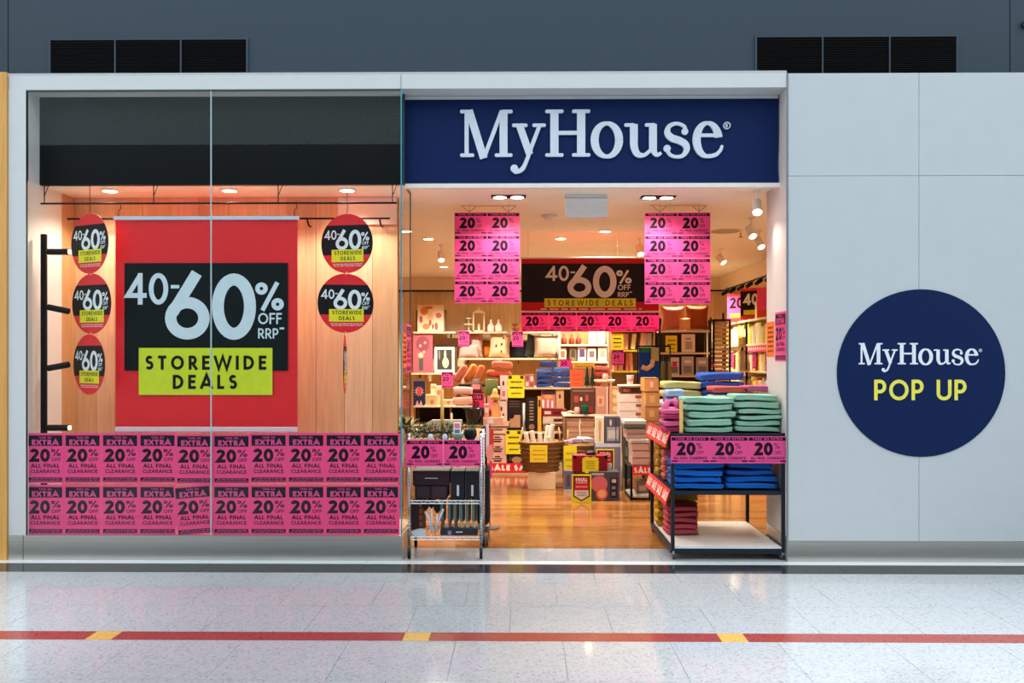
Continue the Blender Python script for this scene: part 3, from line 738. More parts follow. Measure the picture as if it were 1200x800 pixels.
def tracklight(label, px, py, power=30, aim=(0, 1.5, -1.6), drop=.14):
    D_ = (F*(ZC-drop-EYE)/(420-py))+CAMY; x = X(px, D_); t = thing('track_spotlight', label, 'light', (x, D_, ZC-.16), group='white track spotlights')
    a = Vector(aim).normalized(); b0 = Vector((0, 0, .02)); 
    MB().tube([(0, 0, .158), (0, 0, .02)], .008, 8).lathe([(.03, .145), (.03, .158)], (0, 0, 0), 12).build('stem', WHITE, t)
    MB().tube([b0-a*.06, b0+a*.06], .04, 14).build('spot_head', C(236, 226, 210), t)
    MB().tube([b0+a*.0605, b0+a*.064], .037, 14).build('lens', LENS, t)
    lamp('shop_lamp', 'SPOT', tuple(Vector((x, D_, ZC-.14))+a*.08), power*LAMPK, WARM, aim=tuple(Vector((x, D_, ZC-.14))+a), spot_size=math.radians(90), spot_blend=.7, shadow_soft_size=.05)
for i, (px, py) in enumerate(((129, 223.5), (269, 223.5), (407, 223.5))):
    downlight(('round recessed downlight above the left end of the window', 'round recessed downlight in the window ceiling near the pane joint', 'round recessed downlight above the right chain of discs')[i], px, py, .40, 14)
downlight('twin recessed downlight with black rim in front of the left hanging posters', 596, 230, None, 17, 2)
downlight('twin recessed downlight with black rim in front of the right hanging posters', 771, 231, None, 17, 2)
downlight('recessed downlight left of the left hanging posters', 502, 279, None, 45)
downlight('recessed downlight beside the entrance glass, farther left', 476, 270, None, 45)
downlight('recessed downlight above the left part of the red overhead banner', 657, 279, None, 45)
downlight('recessed downlight above the middle of the red overhead banner', 709, 270.5, None, 45)
downlight('recessed ceiling light farthest back on the left', 520, 312, None, 130)
downlight('recessed ceiling light behind the overhead banner, far back', 690, 316, None, 130)
downlight('recessed ceiling light far back on the right', 800, 312, None, 110)
tracklight('white spotlight pointing back at the left rear wall', 517, 300, 50, (.1, -.6, -1))
tracklight('white spotlight above the right end of the overhead banner', 750, 293, 45, (.1, -.6, -1))
tracklight('white spotlight right of the right hanging posters', 845, 304, 60, (.5, -.6, -.9))
tracklight('white spotlight nearest the right side return', 887, 243, 5, (-.1, -.6, -.9))
tracklight('white spotlight by the right return, second from the front', 880, 272, 8, (.2, -.6, -.9))
tracklight('white spotlight by the right return, farthest back of the three', 890, 285, 8, (.2, -.6, -.9))

# small ceiling fittings
D_ = 1.7; t = thing('smoke_detector', 'white dome smoke detector on the ceiling between hanging posters', 'detector', (X(643, D_), D_, ZC-.05))
MB().lathe([(0, 0), (.04, .008), (.055, .03), (.06, .049)], (0, 0, 0), 20).build('dome', C(232, 222, 204), t, True); MB().lathe([(.085, .044), (.085, .049)], (0, 0, 0), 20).build('base_ring', C(224, 210, 190), t)
t = thing('ceiling_speaker', 'flat round grille on the ceiling right of the right hanging posters', 'speaker', (X(850, 2.75), 2.75, ZC-.01))
MB().lathe([(.0, 0), (.15, 0), (.16, .009)], (0, 0, 0), 28).build('grille', C(176, 158, 128), t); MB().lathe([(.16, .002), (.175, .004), (.175, .009)], (0, 0, 0), 28).build('rim', C(224, 208, 180), t)
t = thing('sprinkler', 'small dark sprinkler head on the ceiling near the right spotlights', 'sprinkler', (X(868, 2.9), 2.9, ZC-.05))
MB().lathe([(.025, 0), (.025, .004), (.006, .006), (.006, .049)], (0, 0, 0), 10).build('head', C(90, 76, 56), t)
bxx, bz = at(687.5, 254, .62); bz_t = ZC
t = thing('door_sensor', 'white boxy unit hanging from the ceiling just inside the entrance', 'sensor', (bxx, .62, bz))
wd_ = 24.5/(F/7.35)
MB().plate([(-wd_*.97, .0), (wd_*.97, 0), (wd_, .03), (wd_*1.02, bz_t-bz-.035), (-wd_*1.02, bz_t-bz-.035), (-wd_, .03)], 0, .09).build('front_cover', C(232, 234, 236, .35), t)
MB().box(-wd_*1.0, wd_*1.0, .005, .12, bz_t-bz-.03, bz_t-bz-.001, .004).build('mounting_plate', C(214, 216, 218, .4), t)

# ---------------------------------------------------------------- hanging sheets of posters
HD = 1.04
def sheetgroup(label, px0, px1, py0, py1):
    x0, z1 = at(px0, py0, HD); x1, z0 = at(px1, py1, HD); W = x1-x0; H = z1-z0
    t = thing('hanging_poster_set', label, 'poster', ((x0+x1)/2, HD, z0), group='hung panels of eight posters')
    sx_, sz_ = W/2/LW, H/4/LH
    for r in range(4):
        for c in range(2):
            e = None
            for nme, me in LANDSCAPE:
                if e is None: e = put('poster_sheet', me, t, ((c-.5)*W/2, .001*c, (3-r)*H/4)); e.scale = (sx_, 1, sz_*.985)
                else: put(nme, me, e)
    zr = Z(241, HD)-z0
    MB().tube([(-W*.42, 0, zr), (W*.45, 0, zr)], .004, 6).build('hanging_bar', C(190, 150, 96, .4), t)
    for hx in (-W*.27, W*.33):
        MB().tube([(hx-.06, 0, zr-.005), (hx-.035, 0, zr-.03), (hx, 0, H+.002), (hx+.035, 0, zr-.03), (hx+.06, 0, zr-.005)], .003, 6).tube([(hx, 0, H), (hx, 0, ZC-z0-.002)], .002, 6).build('clip_hook', C(120, 90, 54, .4), t)
sheetgroup('left hung panel of eight pink 20% off posters inside the entrance', 532.5, 609, 248.5, 355)
sheetgroup('right hung panel of eight pink 20% off posters inside the entrance', 755.5, 832.5, 248.5, 356)

# overhead banner, two metres and a half inside
OD = 2.62; ox0, oz1 = at(611, 303, OD); ox1, oz0 = at(772, 364, OD)
ob = thing('overhead_banner', 'hanging red and black banner reading 40-60% off storewide deals inside the shop', 'banner', ((ox0+ox1)/2, OD, oz0))
def ol(px, py): a, b = at(px, py, OD); return a-ob.location.x, b-oz0
W = ox1-ox0; H = oz1-oz0; q = F/(OD-CAMY)
MB().box(-W/2, W/2, 0, .003, 0, H).build('banner_sheet', C(206, 28, 20, .5), ob)
a0, a1 = ol(611, 354); a2, a3 = ol(772, 308.5); MB().rect(a0, a2, a1, a3, -.001).build('black_panel', C(34, 24, 22), ob)
MB().tube([(-W/2-.01, 0, H+.008), (W/2+.01, 0, H+.008)], .009, 8).build('top_rail', C(226, 214, 196), ob)
MB().tube([(-W/2-.01, 0, -.008), (W/2+.01, 0, -.008)], .008, 8).build('bottom_rail', C(226, 214, 196), ob)
m = MB(); a0, a1 = ol(640, 311.5); deal_text(m, a0, a1, 101/188/q*1.0, -.002, .88); m.build('cream_lettering', C(228, 210, 186), ob)
a0, a1 = ol(638, 360); a2, a3 = ol(745, 349.5); MB().rect(a0, a2, a1, a3, -.003).build('yellow_panel', C(226, 206, 24), ob)
m = MB(); a0, a1 = ol(691.5, 358); text(m, 'STOREWIDE DEALS', a0, a1, 6.3/q, 100/q, .14, .42, -.004, anchor='c'); m.build('black_lettering', C(40, 34, 10), ob)
m = MB(); a0, a1 = ol(632, 363.5); dashes(m, a0, ol(752, 0)[0], a1, ol(0, 361)[1], -.001, 1, 4); m.build('fine_print', C(244, 200, 190), ob)
for hx in (-W*.45, W*.2): MB().tube([(hx, 0, H+.017), (hx, 0, ZC-oz0-.002)], .002, 6).build('cable', C(200, 180, 150), ob)
for k in range(5):
    px = 611+32.3*k+16
    poster(LANDSCAPE, '%s pink poster from the left in the row under the overhead banner' % ORD[k], (X(px, OD), OD+.0022*(k % 2), Z(388.5, OD)), 'pink posters under the overhead banner', name='sale_poster', scale=1, sx=1.0)

# ---------------------------------------------------------------- chrome wire trolley at the left of the entrance
CX0, CX1, CD0, CD1 = X(477.5, .05), X(565.5, .05), .05, .50
tr = thing('wire_trolley', 'chrome wire trolley on castors at the left side of the entrance', 'trolley', ((CX0+CX1)/2, CD0, 0)); CW = CX1-CX0; CDp = CD1-CD0
CZ = (Z(629, .05), Z(586.5, .05)-.0, .925)
PZT = Z(507, .05)
for sx in (-1, 1):
    for yy in (.012, CDp-.012):
        xx = sx*(CW/2-.012); p = MB().tube([(xx, yy, .125), (xx, yy, PZT)], .0125, 12).build('post', CHROME, tr, True)
        rg = MB(); z = .16
        while z < PZT-.02: rg.lathe([(.0126, -.002), (.0142, 0), (.0126, .002)], (xx, yy, z), 10); z += .026
        rg.build('grooved_rings', C(120, 124, 130, .3, 1), p, kind='stuff')
        MB().lathe([(.013, 0), (.013, .008), (.004, .014)], (xx, yy, PZT), 10).build('cap', BLACK, p)
        c = MB().tube([(xx, yy, .124), (xx, yy, .098)], .009, 8).box(xx-.014, xx+.014, yy-.012, yy+.014, .05, .098, .003).build('castor', C(120, 124, 128, .3, 1), tr)
        MB().tube([(xx-.010, yy+.008, .036), (xx+.010, yy+.008, .036)], .035, 16).build('wheel', C(16, 16, 18, .5), c)
for z in CZ:
    s_ = MB()
    for yy in (.012, CDp-.012):
        s_.tube([(-CW/2+.022, yy, z-.004), (CW/2-.022, yy, z-.004)], .004, 6).tube([(-CW/2+.022, yy, z-.026), (CW/2-.022, yy, z-.026)], .004, 6)
        n = 16; s_.tube([(-CW/2+.024+(CW-.048)*i/n, yy, z-.005-(.02 if i % 2 else 0)) for i in range(n+1)], .002, 5)
    for sx in (-1, 1): s_.tube([(sx*(CW/2-.012), .022, z-.004), (sx*(CW/2-.012), CDp-.022, z-.004)], .004, 6)
    for i in range(1, 22): xx = -CW/2+CW*i/22; s_.tube([(xx, .014, z-.002), (xx, CDp-.014, z-.002)], .0018, 5)
    s_.build('wire_shelf', CHROME, tr, kind='stuff')
for k in range(2):
    poster(LANDSCAPE, ('left', 'right')[k]+' pink 20% off poster on the front of the chrome trolley', (X(497.5+44*k, .03), .03, Z(546.5, .03)), 'posters on the chrome trolley', sx=1.0, scale=.985*(1.0+.0))
TB = C(38, 28, 34, .5); TBK = C(30, 32, 38, .5)
D = .10; z1 = CZ[1]+.001; SIL = (206, 200, 204)
HB = [(.35, .44, .65, .60, SIL)]
pack('boxed_cookware', 'wide dark box with silver lettering lying across two smaller boxes on the trolley', 'box', 483.5, 552.5, 526.5, 569.3, D, .30, (46, 32, 38), [(.33, .42, .68, .55, SIL, 'd1')], z0=z1+Z(569.5, D)-Z(586, D)+.001)
pack('boxed_cookware', 'small dark box under the left part of the wide box on the trolley', 'box', 487, 570, 504.5, 586, D+.005, .28, (42, 28, 34), [(.08, .1, .92, .9, (56, 40, 46))], z0=z1)
pack('boxed_cookware', 'small dark box under the right part of the wide box on the trolley', 'box', 505, 570, 524, 586, D+.005, .28, (48, 34, 40), [(.08, .1, .92, .9, (60, 44, 50))], z0=z1)
for k, (a, b) in enumerate(((528, 544), (544.7, 561))):
    pack('tall_black_box', ('left', 'right')[k]+' upright black box with silver lettering up its front on the trolley', 'box', a, 553, b, 586, D+.01, .26, (34, 34, 42), [(.46, .12, .62, .5, SIL), (.04, .02, .08, .98, (58, 58, 66))], z0=z1, group='upright black boxes on the trolley')
pack('timber_block', 'small orange timber block left of the dark boxes on the trolley', 'block', 480.5, 570.5, 486.3, 586, D+.01, .2, (210, 132, 66), [(.1, .1, .9, .2, (180, 104, 50))], z0=z1)
z2 = CZ[0]+.001
pack('knife_box', 'dark box with brown scalloped edge at the left end of the lower trolley shelf', 'box', 481.5, 589, 495, 627, D+.04, .26, (48, 34, 36), [(.72, .06, .98, .96, (128, 70, 44)), (.72, .2, .98, .24, (40, 26, 26)), (.72, .4, .98, .44, (40, 26, 26)), (.72, .6, .98, .64, (40, 26, 26)), (.72, .8, .98, .84, (40, 26, 26))], z0=z2)
pack('display_tray', 'low dark tray box with a small silver mark on the lower trolley shelf', 'box', 516, 619.5, 559.5, 627.3, D, .24, (46, 48, 58), [(.42, .42, .6, .6, SIL), (.2, .1, .3, .7, (120, 130, 160))], z0=z2)
bz_ = z2+Z(619.5, D)-Z(627.3, D)+.001
for k, a in enumerate((515.5, 524, 531, 538, 545, 552.5)):
    x0, x1 = X(a, D+.03), X(a+6.3, D+.03); W = x1-x0; h = Z(585.5, D)-Z(619, D)
    t = thing('chopping_board', '%s grey green chopping board from the left, standing on the dark trolley tray' % ORD[k], 'board', ((x0+x1)/2, D+.03, bz_), group='row of grey green chopping boards')
    MB().box(-W*.42, W*.1, 0, .12, h*.24, h*.93, .002).build('board', C(92, 112, 108, .5), t)
    MB().box(W*.14, W*.46, .004, .12, h*.24, h*.9, .002).build('backing_board', C(42, 52, 52, .5), t)
    MB().box(-W*.44, W*.46, 0, .12, h*.935, h, .002).build('top_edge', C(198, 190, 150, .5), t)
    MB().tube([(0, .02, .0), (0, .02, h*.235)], W*.3, 8).build('handle', C(214, 160, 100) if k > 2 else C(120, 74, 46), t)
t = thing('utensil_bunch', 'bunch of silver handled utensils with black heads in front of the knife box', 'utensils', (X(507, D), D+.03, z2))
for (a, b, c, d, hd) in ((509, 625, 498, 600, 1), (506, 626, 505, 597, 1), (509, 624, 519, 597, 0), (510, 625, 512, 603, 1), (505, 625, 501, 604, 0)):
    xa, za = X(a, D)-t.location.x, max(.004, Z(b, D)-z2); xb, zb_ = X(c, D)-t.location.x, Z(d, D)-z2
    u = MB().tube([(xa, 0, za), ((xa+xb)/2, -.006, (za+zb_)/2), (xb, 0, zb_)], [.004, .007, .011], 8).build('handle', C(214, 214, 218, .35, .15), t, True)
    if hd: MB().lathe([(.006, 0), (.028, .03), (.034, .06), (.022, .085), (.0, .09)], (xb, .01, zb_+.005), 12, 1, .5).build('head', C(18, 26, 26, .5), u, True)
cl = MB().add([(0, 0, 0), (.09, 0, 0), (.085, .0, .03), (.04, .0, .05), (-.03, 0, .03), (0, .12, 0), (.09, .12, 0), (.085, .12, .03), (.04, .12, .05), (-.03, .12, .03)], [(0, 1, 2, 3, 4), (5, 6, 7, 8, 9), (0, 1, 6, 5), (1, 2, 7, 6), (2, 3, 8, 7), (3, 4, 9, 8), (4, 0, 5, 9)])
o = cl.build('plastic_bag', C(196, 200, 208, .3)); o.location = (X(486, .08), .065, z2); tag(o, 'crumpled pale plastic bag at the front left of the lower trolley shelf', 'bag')
# suitcase standing behind the trolley at its right side
t = thing('suitcase', 'black fabric case standing just right of the chrome trolley', 'suitcase', (X(566, .56)+.0, .56, 0))
MB().box(-.05, .05, 0, .30, .17, Z(549, .56), .02).build('body', C(26, 28, 36, .7, 0, 'fabric'), t)
MB().tube([(-.03, .02, Z(549, .56)), (-.03, .02, Z(545, .56)+.06), (.03, .02, Z(545, .56)+.06), (.03, .02, Z(549, .56))], .006, 6).build('handle', BLACK, t)
MB().tube([(.035, .0, .16), (.035, .0, .09)], .02, 10).build('castor', C(100, 80, 66, .4), t)
for yy in (0, .28):
    MB().tube([(.02, yy, .06), (.045, yy, .06)], .058, 18).build('wheel', C(110, 92, 76, .4), t)
# things on the trolley top
zt = CZ[2]+.001
r = random.Random(3)
t = thing('garland', 'bushy garland of green leaves and berries along the trolley top', 'garland', (X(520, .3), .30, zt))
lf = MB(); br = MB(); tw_ = MB().tube([(-.22+.044*i, .02*math.sin(i*1.3), .05+.012*math.sin(i*2.1)) for i in range(11)], .012, 6); tw_.build('stem', C(70, 52, 34), t)
for i in range(420):
    a = r.uniform(-.25, .25); b = r.uniform(-.07, .07); c = r.uniform(.0, .11); dx, dz = r.uniform(-.025, .025), r.uniform(-.01, .03); dy = r.uniform(-.02, .02)
    lf.add([(a, b, c), (a+dx*.5+.006, b+dy, c+dz*.5), (a+dx, b, c+dz+.01), (a+dx*.5-.006, b-dy, c+dz*.5)], [(0, 1, 2, 3)])
for i in range(26):
    br.lathe([(0, 0), (.008, .006), (0, .014)], (r.uniform(-.24, .24), r.uniform(-.08, -.03), r.uniform(.02, .11)), 6)
lf.build('leaves', C(62, 92, 48), t, kind='stuff'); br.build('berries', C(176, 70, 40), t, kind='stuff')
def jar(name, label, cat, px, py0, py1, wpx, D, col, prof=None, z0=None, extra=None, group=None, rough=.35):
    x = X(px, D); zb = Z(py1, D) if z0 is None else z0; h = Z(py0, D)-Z(py1, D); R_ = wpx/2/(F/(D-CAMY))
    prof = prof or [(.75, 0), (.95, .05), (1, .5), (.9, .8), (.7, .88), (.72, 1), (.6, 1), (.58, .92)]
    t = thing(name, label, cat, (x, D+R_, zb), group=group)
    MB().lathe([(a*R_, b*h) for a, b in prof], (0, 0, 0), 20).build('body', C(*col, rough), t, True)
    if extra == 'lid': MB().lathe([(.74*R_, h*1.001), (.78*R_, h*1.08), (0, h*1.1)], (0, 0, 0), 16).build('lid', C(220, 205, 180), t)
    if extra == 'label':
        ang = [math.radians(a) for a in range(-130, -45, 12)]; rr = R_*1.015
        MB().add([(rr*math.cos(a), rr*math.sin(a), zz) for a in ang for zz in (h*.3, h*.62)], [(2*i, 2*i+1, 2*i+3, 2*i+2) for i in range(len(ang)-1)]).build('label', C(226, 120, 120), t)
    return t
jar('candle_jar', 'pale blue candle jar low in the garland left of centre', 'candle', 504, 506, 514, 6, .10, (196, 214, 230), z0=zt)
jar('candle_jar', 'pale blue candle jar low in the garland near the trolley middle', 'candle', 521, 506, 514, 6, .10, (190, 206, 226), z0=zt)
jar('green_bowl', 'small pale green bowl on the right half of the trolley top', 'bowl', 536, 504, 514, 14, .11, (130, 170, 146), [(.5, 0), (.95, .5), (1, 1), (.9, .95), (.4, .15)], z0=zt)
jar('black_pot', 'round black pot at the right end of the trolley top', 'pot', 551, 500, 514, 15, .12, (20, 24, 30), [(.6, 0), (1, .4), (.95, .85), (.7, 1), (.5, .95)], z0=zt)
jar('taper_candle', 'tall yellow taper candle rising from the garland', 'candle', 518, 457, 514, 4, .36, (216, 176, 78), [(1, 0), (1, 1), (.2, 1.0), (.15, 1.03)], z0=zt)
jar('taper_candle', 'short cream taper candle beside the tall yellow one', 'candle', 529, 485, 514, 2.6, .37, (228, 200, 150), [(1, 0), (1, 1), (.2, 1.0), (.15, 1.03)], z0=zt)
# roofed wooden tray behind garland
t = thing('wooden_house_tray', 'cream wooden tray with a sloped roof shape behind the garland', 'tray', (X(517, .42), .42, zt)); a = F/7.15
MB().plate([(-27/a, .0), (24/a, 0), (24/a, Z(492, .42)-zt), (-11/a, Z(492, .42)-zt), (-27/a, Z(501, .42)-zt)], .0, .06).build('roof_panel', C(238, 206, 170, .6, 0, 'woodx'), t)
pack('price_card', 'small white card with pink and blue print standing on the trolley top', 'card', 531.5, 491, 540, 505, .09, .012, (236, 232, 220), [(.15, .5, .85, .9, (230, 110, 140)), (.15, .1, .85, .4, (90, 110, 170))], z0=zt+.055)

# ---------------------------------------------------------------- black towel table at the right of the entrance
TX0, TX1, TD0, TD1 = X(786.5, .04), X(920.5, .04), .04, 1.14
tt = thing('towel_table', 'black framed rolling display table with white boards at the right of the entrance', 'table', ((TX0+TX1)/2, TD0, 0)); TW = TX1-TX0; TD = TD1-TD0
ZS = (Z(640, TD0), Z(575.5, TD0), Z(508, TD0)); ztop = Z(507, TD0)
for sx in (-1, 1):
    for yy in (0, TD-.028):
        xx = sx*(TW/2-.014); MB().box(xx-.014, xx+.014, yy, yy+.028, .072, ztop-.001, .002).build('post', FRAMEB, tt)
        c = MB().tube([(xx*.97, yy+.03, .071), (xx*.97, yy+.03, .045)], .012, 8).box(xx*.97-.012, xx*.97+.02, yy+.015, yy+.045, .035, .055, .004).build('castor', C(196, 202, 204, .35), tt)
        MB().tube([(xx*.97-.011, yy+.03, .026), (xx*.97+.011, yy+.03, .026)], .026, 16).build('wheel', C(60, 66, 70, .5), c)
for i, z in enumerate(ZS):
    MB().box(-TW/2+.029, TW/2-.029, .029, TD-.029, z-.022, z-.0005, .002).build('board', C(238, 226, 214, .4) if i == 0 else C(40, 44, 52, .4), tt)
    th = .042 if i == 0 else .026
    for yy in (0, TD-.028): MB().box(-TW/2+.0285, TW/2-.0285, yy, yy+.028, z-th-(.014 if i == 0 else 0), z-(.014 if i == 0 else .001), .002).build('rail', FRAMEB, tt)
    for sx in (-1, 1): MB().box(sx*(TW/2-.014)-.014, sx*(TW/2-.014)+.014, .0285, TD-.0285, z-th-(.014 if i == 0 else 0), z-(.014 if i == 0 else .001), .002).build('rail', FRAMEB, tt)
MB().box(-TW/2+.03, TW/2-.03, .004, .0285, ZS[0]-.0138, ZS[0]-.0005).build('board_edge', C(214, 216, 222, .4), tt)
for k in range(3):
    poster(LANDSCAPE, ('left', 'middle', 'right')[k]+' pink 20% off poster on the front of the black towel table', (X(809+45.3*k, .02), .022+.0022*(k % 2), Z(542.5, .02)), 'posters on the towel table', sx=1.02)
MINT = C(158, 206, 182, .8, 0, 'fabric'); AZ = C(30, 112, 206, .8, 0, 'fabric'); AZ2 = C(26, 92, 180, .8, 0, 'fabric')
zz = ZS[2]+.001; Dm = .10; s_ = F/(Dm-CAMY)
for k, (a, b, hh) in enumerate(((805, 859, 7.5), (806, 857.5, 9.5), (809, 863.5, 9.0), (804, 858, 8.5), (803, 860.5, 8.5))):
    o = towel(a, b, 0, hh, Dm, .34, MINT, '%s mint green towel from the bottom in the left mint stack' % ORD[k], 'left stack of mint green towels', 20+k, z0=zz); zz += hh/s_*.985
zz = ZS[2]+.001
for k, (a, b, hh) in enumerate(((863.5, 914, 7.5), (864.5, 915, 7.5), (869, 917, 6.5), (867, 917, 7), (862.5, 914.5, 9), (863, 912.5, 9))):
    o = towel(a, b, 0, hh, Dm+.01, .34, MINT, '%s mint green towel from the bottom in the right mint stack' % ORD[k], 'right stack of mint green towels', 30+k, z0=zz); zz += hh/s_*.985
zz = ZS[1]+.001
for k, (a, b, hh) in enumerate(((790.5, 848, 8), (790.5, 846, 7.5), (790.5, 847, 9), (790.5, 848, 11))):
    towel(a, b, 0, hh, Dm, .34, (AZ, C(24, 104, 204, .8, 0, 'fabric'))[k % 2], '%s bright blue towel from the bottom in the left blue stack' % ORD[k], 'left stack of bright blue towels', 40+k, z0=zz); zz += hh/s_*.985
zz = ZS[1]+.001
for k, (a, b, hh) in enumerate(((852, 912, 8.5), (853, 911.5, 8.5), (852.5, 906, 7.5), (855, 906, 9))):
    towel(a, b, 0, hh, Dm+.01, .34, (AZ, AZ2, AZ2, AZ2)[k], '%s blue towel from the bottom in the right blue stack' % ORD[k], 'right stack of blue towels', 50+k, z0=zz); zz += hh/s_*.985
# behind row on the top board
zb_ = ZS[2]+.001; D2 = .60; s2 = F/(D2-CAMY)
def stack(px0, px1, pyt, D, dp, mats, labels, z0, group, seed, pyb=None, name='folded_towel', cat='towel'):
    top = Z(pyt, D); n = len(mats); h = (top-z0)/n; z = z0
    for k in range(n):
        x0, x1 = X(px0, D), X(px1, D)
        o = towel_mb(x1-x0, dp, h*.995, seed+k, 1, min(.006, h*.12)).build(name, mats[k], smooth=True); o.location = ((x0+x1)/2, D, z)
        tag(o, labels[k] if isinstance(labels, list) else '%s %s' % (ORD[k], labels), cat, group); z += h
CRM = C(240, 216, 138, .8, 0, 'fabric'); LBL = C(172, 194, 228, .8, 0, 'fabric'); RBL = C(66, 102, 196, .8, 0, 'fabric'); COR = C(226, 104, 96, .8, 0, 'fabric'); PNK = C(206, 110, 148, .8, 0, 'fabric'); MAG = C(190, 60, 104, .8, 0, 'fabric'); GRY = C(180, 176, 172, .8, 0, 'fabric')
stack(779, 822, 446, .78, .30, [GRY, GRY, C(220, 224, 220, .8, 0, 'fabric'), CRM, CRM], ['lowest grey towel of the back left stack', 'second grey towel of the back left stack', 'off white towel under the cream ones in the back left stack', 'lower cream yellow towel of the back left stack', 'top cream yellow towel of the back left stack'], zb_, 'back left towel stack', 60)
stack(783, 803, 456, .46, .26, [MAG, MAG, MAG, C(104, 116, 176, .8, 0, 'fabric'), LBL], ['lowest magenta towel left of the mint stacks', 'second magenta towel left of the mint stacks', 'third magenta towel left of the mint stacks', 'slate blue towel on the magenta ones', 'pale blue towel topping the magenta stack'], zb_, 'magenta and blue towel stack', 70)
stack(822, 872, 436, .82, .28, [AZ2, AZ2, COR, RBL, RBL, RBL], ['lowest towel under the royal blue ones', 'second towel under the royal blue ones', 'coral towel under the royal blue ones', 'lower royal blue towel at the back', 'middle royal blue towel at the back', 'top royal blue towel at the back, highest on the table'], zb_, 'royal blue towel stack', 80)
stack(876, 910, 451, .50, .28, [MINT, MINT, COR, COR, PNK, PNK], ['lowest mint towel of the back right stack', 'second mint towel of the back right stack', 'lower coral towel of the back right stack', 'upper coral towel of the back right stack', 'lower rose pink towel of the back right stack', 'top rose pink towel of the back right stack'], zb_, 'rose pink towel stack', 90)
stack(836, 873, 452, .50, .28, [MINT, MINT, MINT, LBL, COR], ['lowest mint towel of the back middle stack', 'second mint towel of the back middle stack', 'third mint towel of the back middle stack', 'pale blue towel of the back middle stack', 'coral red towel topping the back middle stack'], zb_, 'coral topped towel stack', 95)
PINKF = C(232, 110, 160, .8, 0, 'fabric')
o = MB().tube([(0, 0, 0), (-.02, 0, .06), (0, .0, .11), (.05, .0, .12), (.08, 0, .07)], .026, 10).build('rolled_cloth', PINKF, smooth=True); o.location = (X(783, .20), .22, ZS[2]+.14); tag(o, 'pink rolled cloth curling over the left edge of the towel table', 'cloth')
pack('timber_divider', 'upright yellowish timber divider strip beside the left mint stack', 'divider', 796.5, 468, 800.5, 506.5, .075, .02, (226, 186, 104), [(.1, .02, .9, .05, (190, 150, 76))], z0=ZS[2]+.001)
stack(779, 797, 478, .12, .26, [MAG, PINKF, MAG, PINKF], ['lowest magenta cloth at the front left of the towel table', 'lower pink cloth at the front left of the towel table', 'upper magenta cloth at the front left of the towel table', 'top pink cloth at the front left of the towel table'], ZS[2]+.001, 'front left pink cloth stack', 110)
# lower board goods
stack(782, 818, 592, .46, .24, [C(206, 84, 96, .8, 0, 'fabric')]*5, ['lowest coral pink towel on the bottom board', 'second coral pink towel on the bottom board', 'third coral pink towel on the bottom board', 'fourth coral pink towel on the bottom board', 'top coral pink towel on the bottom board'], ZS[0]+.001, 'coral pink towels on the bottom board', 120)
stack(787, 818, 577, .76, .26, [C(170, 136, 50, .8, 0, 'fabric')]*4, ['lowest olive towel at the back of the bottom board', 'second olive towel at the back of the bottom board', 'third olive towel at the back of the bottom board', 'top olive towel at the back of the bottom board'], ZS[0]+.001, 'olive towels on the bottom board', 130)
def patterned(label, px, py0, py1, wpx, D, base, dot, z0, seed, th=.16):
    h = Z(py0, D)-z0; x = X(px, D); W = wpx/(F/(D-CAMY)); r = random.Random(seed)
    t = thing('patterned_quilt', label, 'quilt', (x, D, z0)); z = 0; n = 4
    for k in range(n):
        MB_ = towel_mb(W, th, h/n*.97, seed+k, 1, .006); o = MB_.build('fold', C(*base, .8, 0, 'fabric'), t, True); o.location = (0, 0, z); z += h/n
    m = MB()
    for i in range(26): m.disc(r.uniform(-W*.42, W*.42), r.uniform(.02, h-.02), .008, .006, -.022-.001*(i % 3), 8)
    m.build('printed_patch', C(*dot), t)
patterned('mustard patterned quilt on the bottom board at the left edge of the towel table', 778, 578, 0, 15, .85, (206, 156, 44), (120, 84, 20), ZS[0]+.001, 140)
patterned('coral patterned quilt on the middle board behind the red strip', 786, 527, 0, 16, .62, (222, 110, 112), (244, 200, 190), ZS[1]+.001, 150)
patterned('mustard patterned quilt on the middle board at its back left corner', 777, 516, 0, 12, .90, (196, 152, 60), (110, 80, 30), ZS[1]+.001, 160)
def sale_strip(label, p0, p1, h, words, D0=None, D1=None):
    a, b = Vector(p0), Vector(p1); L_ = (b-a).length; ang = math.atan2(b.y-a.y, b.x-a.x)
    t = thing('sale_strip', label, 'sign', (a.x, a.y, a.z)); t.rotation_euler = (0, 0, ang)
    MB().box(0, L_, 0, .003, 0, h).build('strip', C(224, 38, 34, .45), t)
    for side, yy in ((1, -.001),):
        m = MB(); n = words
        for i in range(n): text(m, 'SALE', L_*(i+.5)/n, h*.22, h*.56, L_/n*.74, .24, .16, yy, anchor='c')
        m.build('white_lettering', C(250, 226, 220), t)
    return t
for nm, zc in (('upper', ZS[2]), ('lower', ZS[1])):
    st = sale_strip('%s red sale strip along the left side of the towel table' % nm, (TX0-.050, TD1-.02, zc-.11), (TX0-.046, TD0+.01, zc-.11), .13, 4)
    st.rotation_euler.x = math.radians(-18)
pack('wicker_liner', 'small tan open box behind the upper red strip of the towel table', 'box', 776, 483, 786, 506, 1.0, .1, (204, 160, 92), [(.1, .7, .9, .8, (160, 118, 60))], z0=ZS[2]+.001)

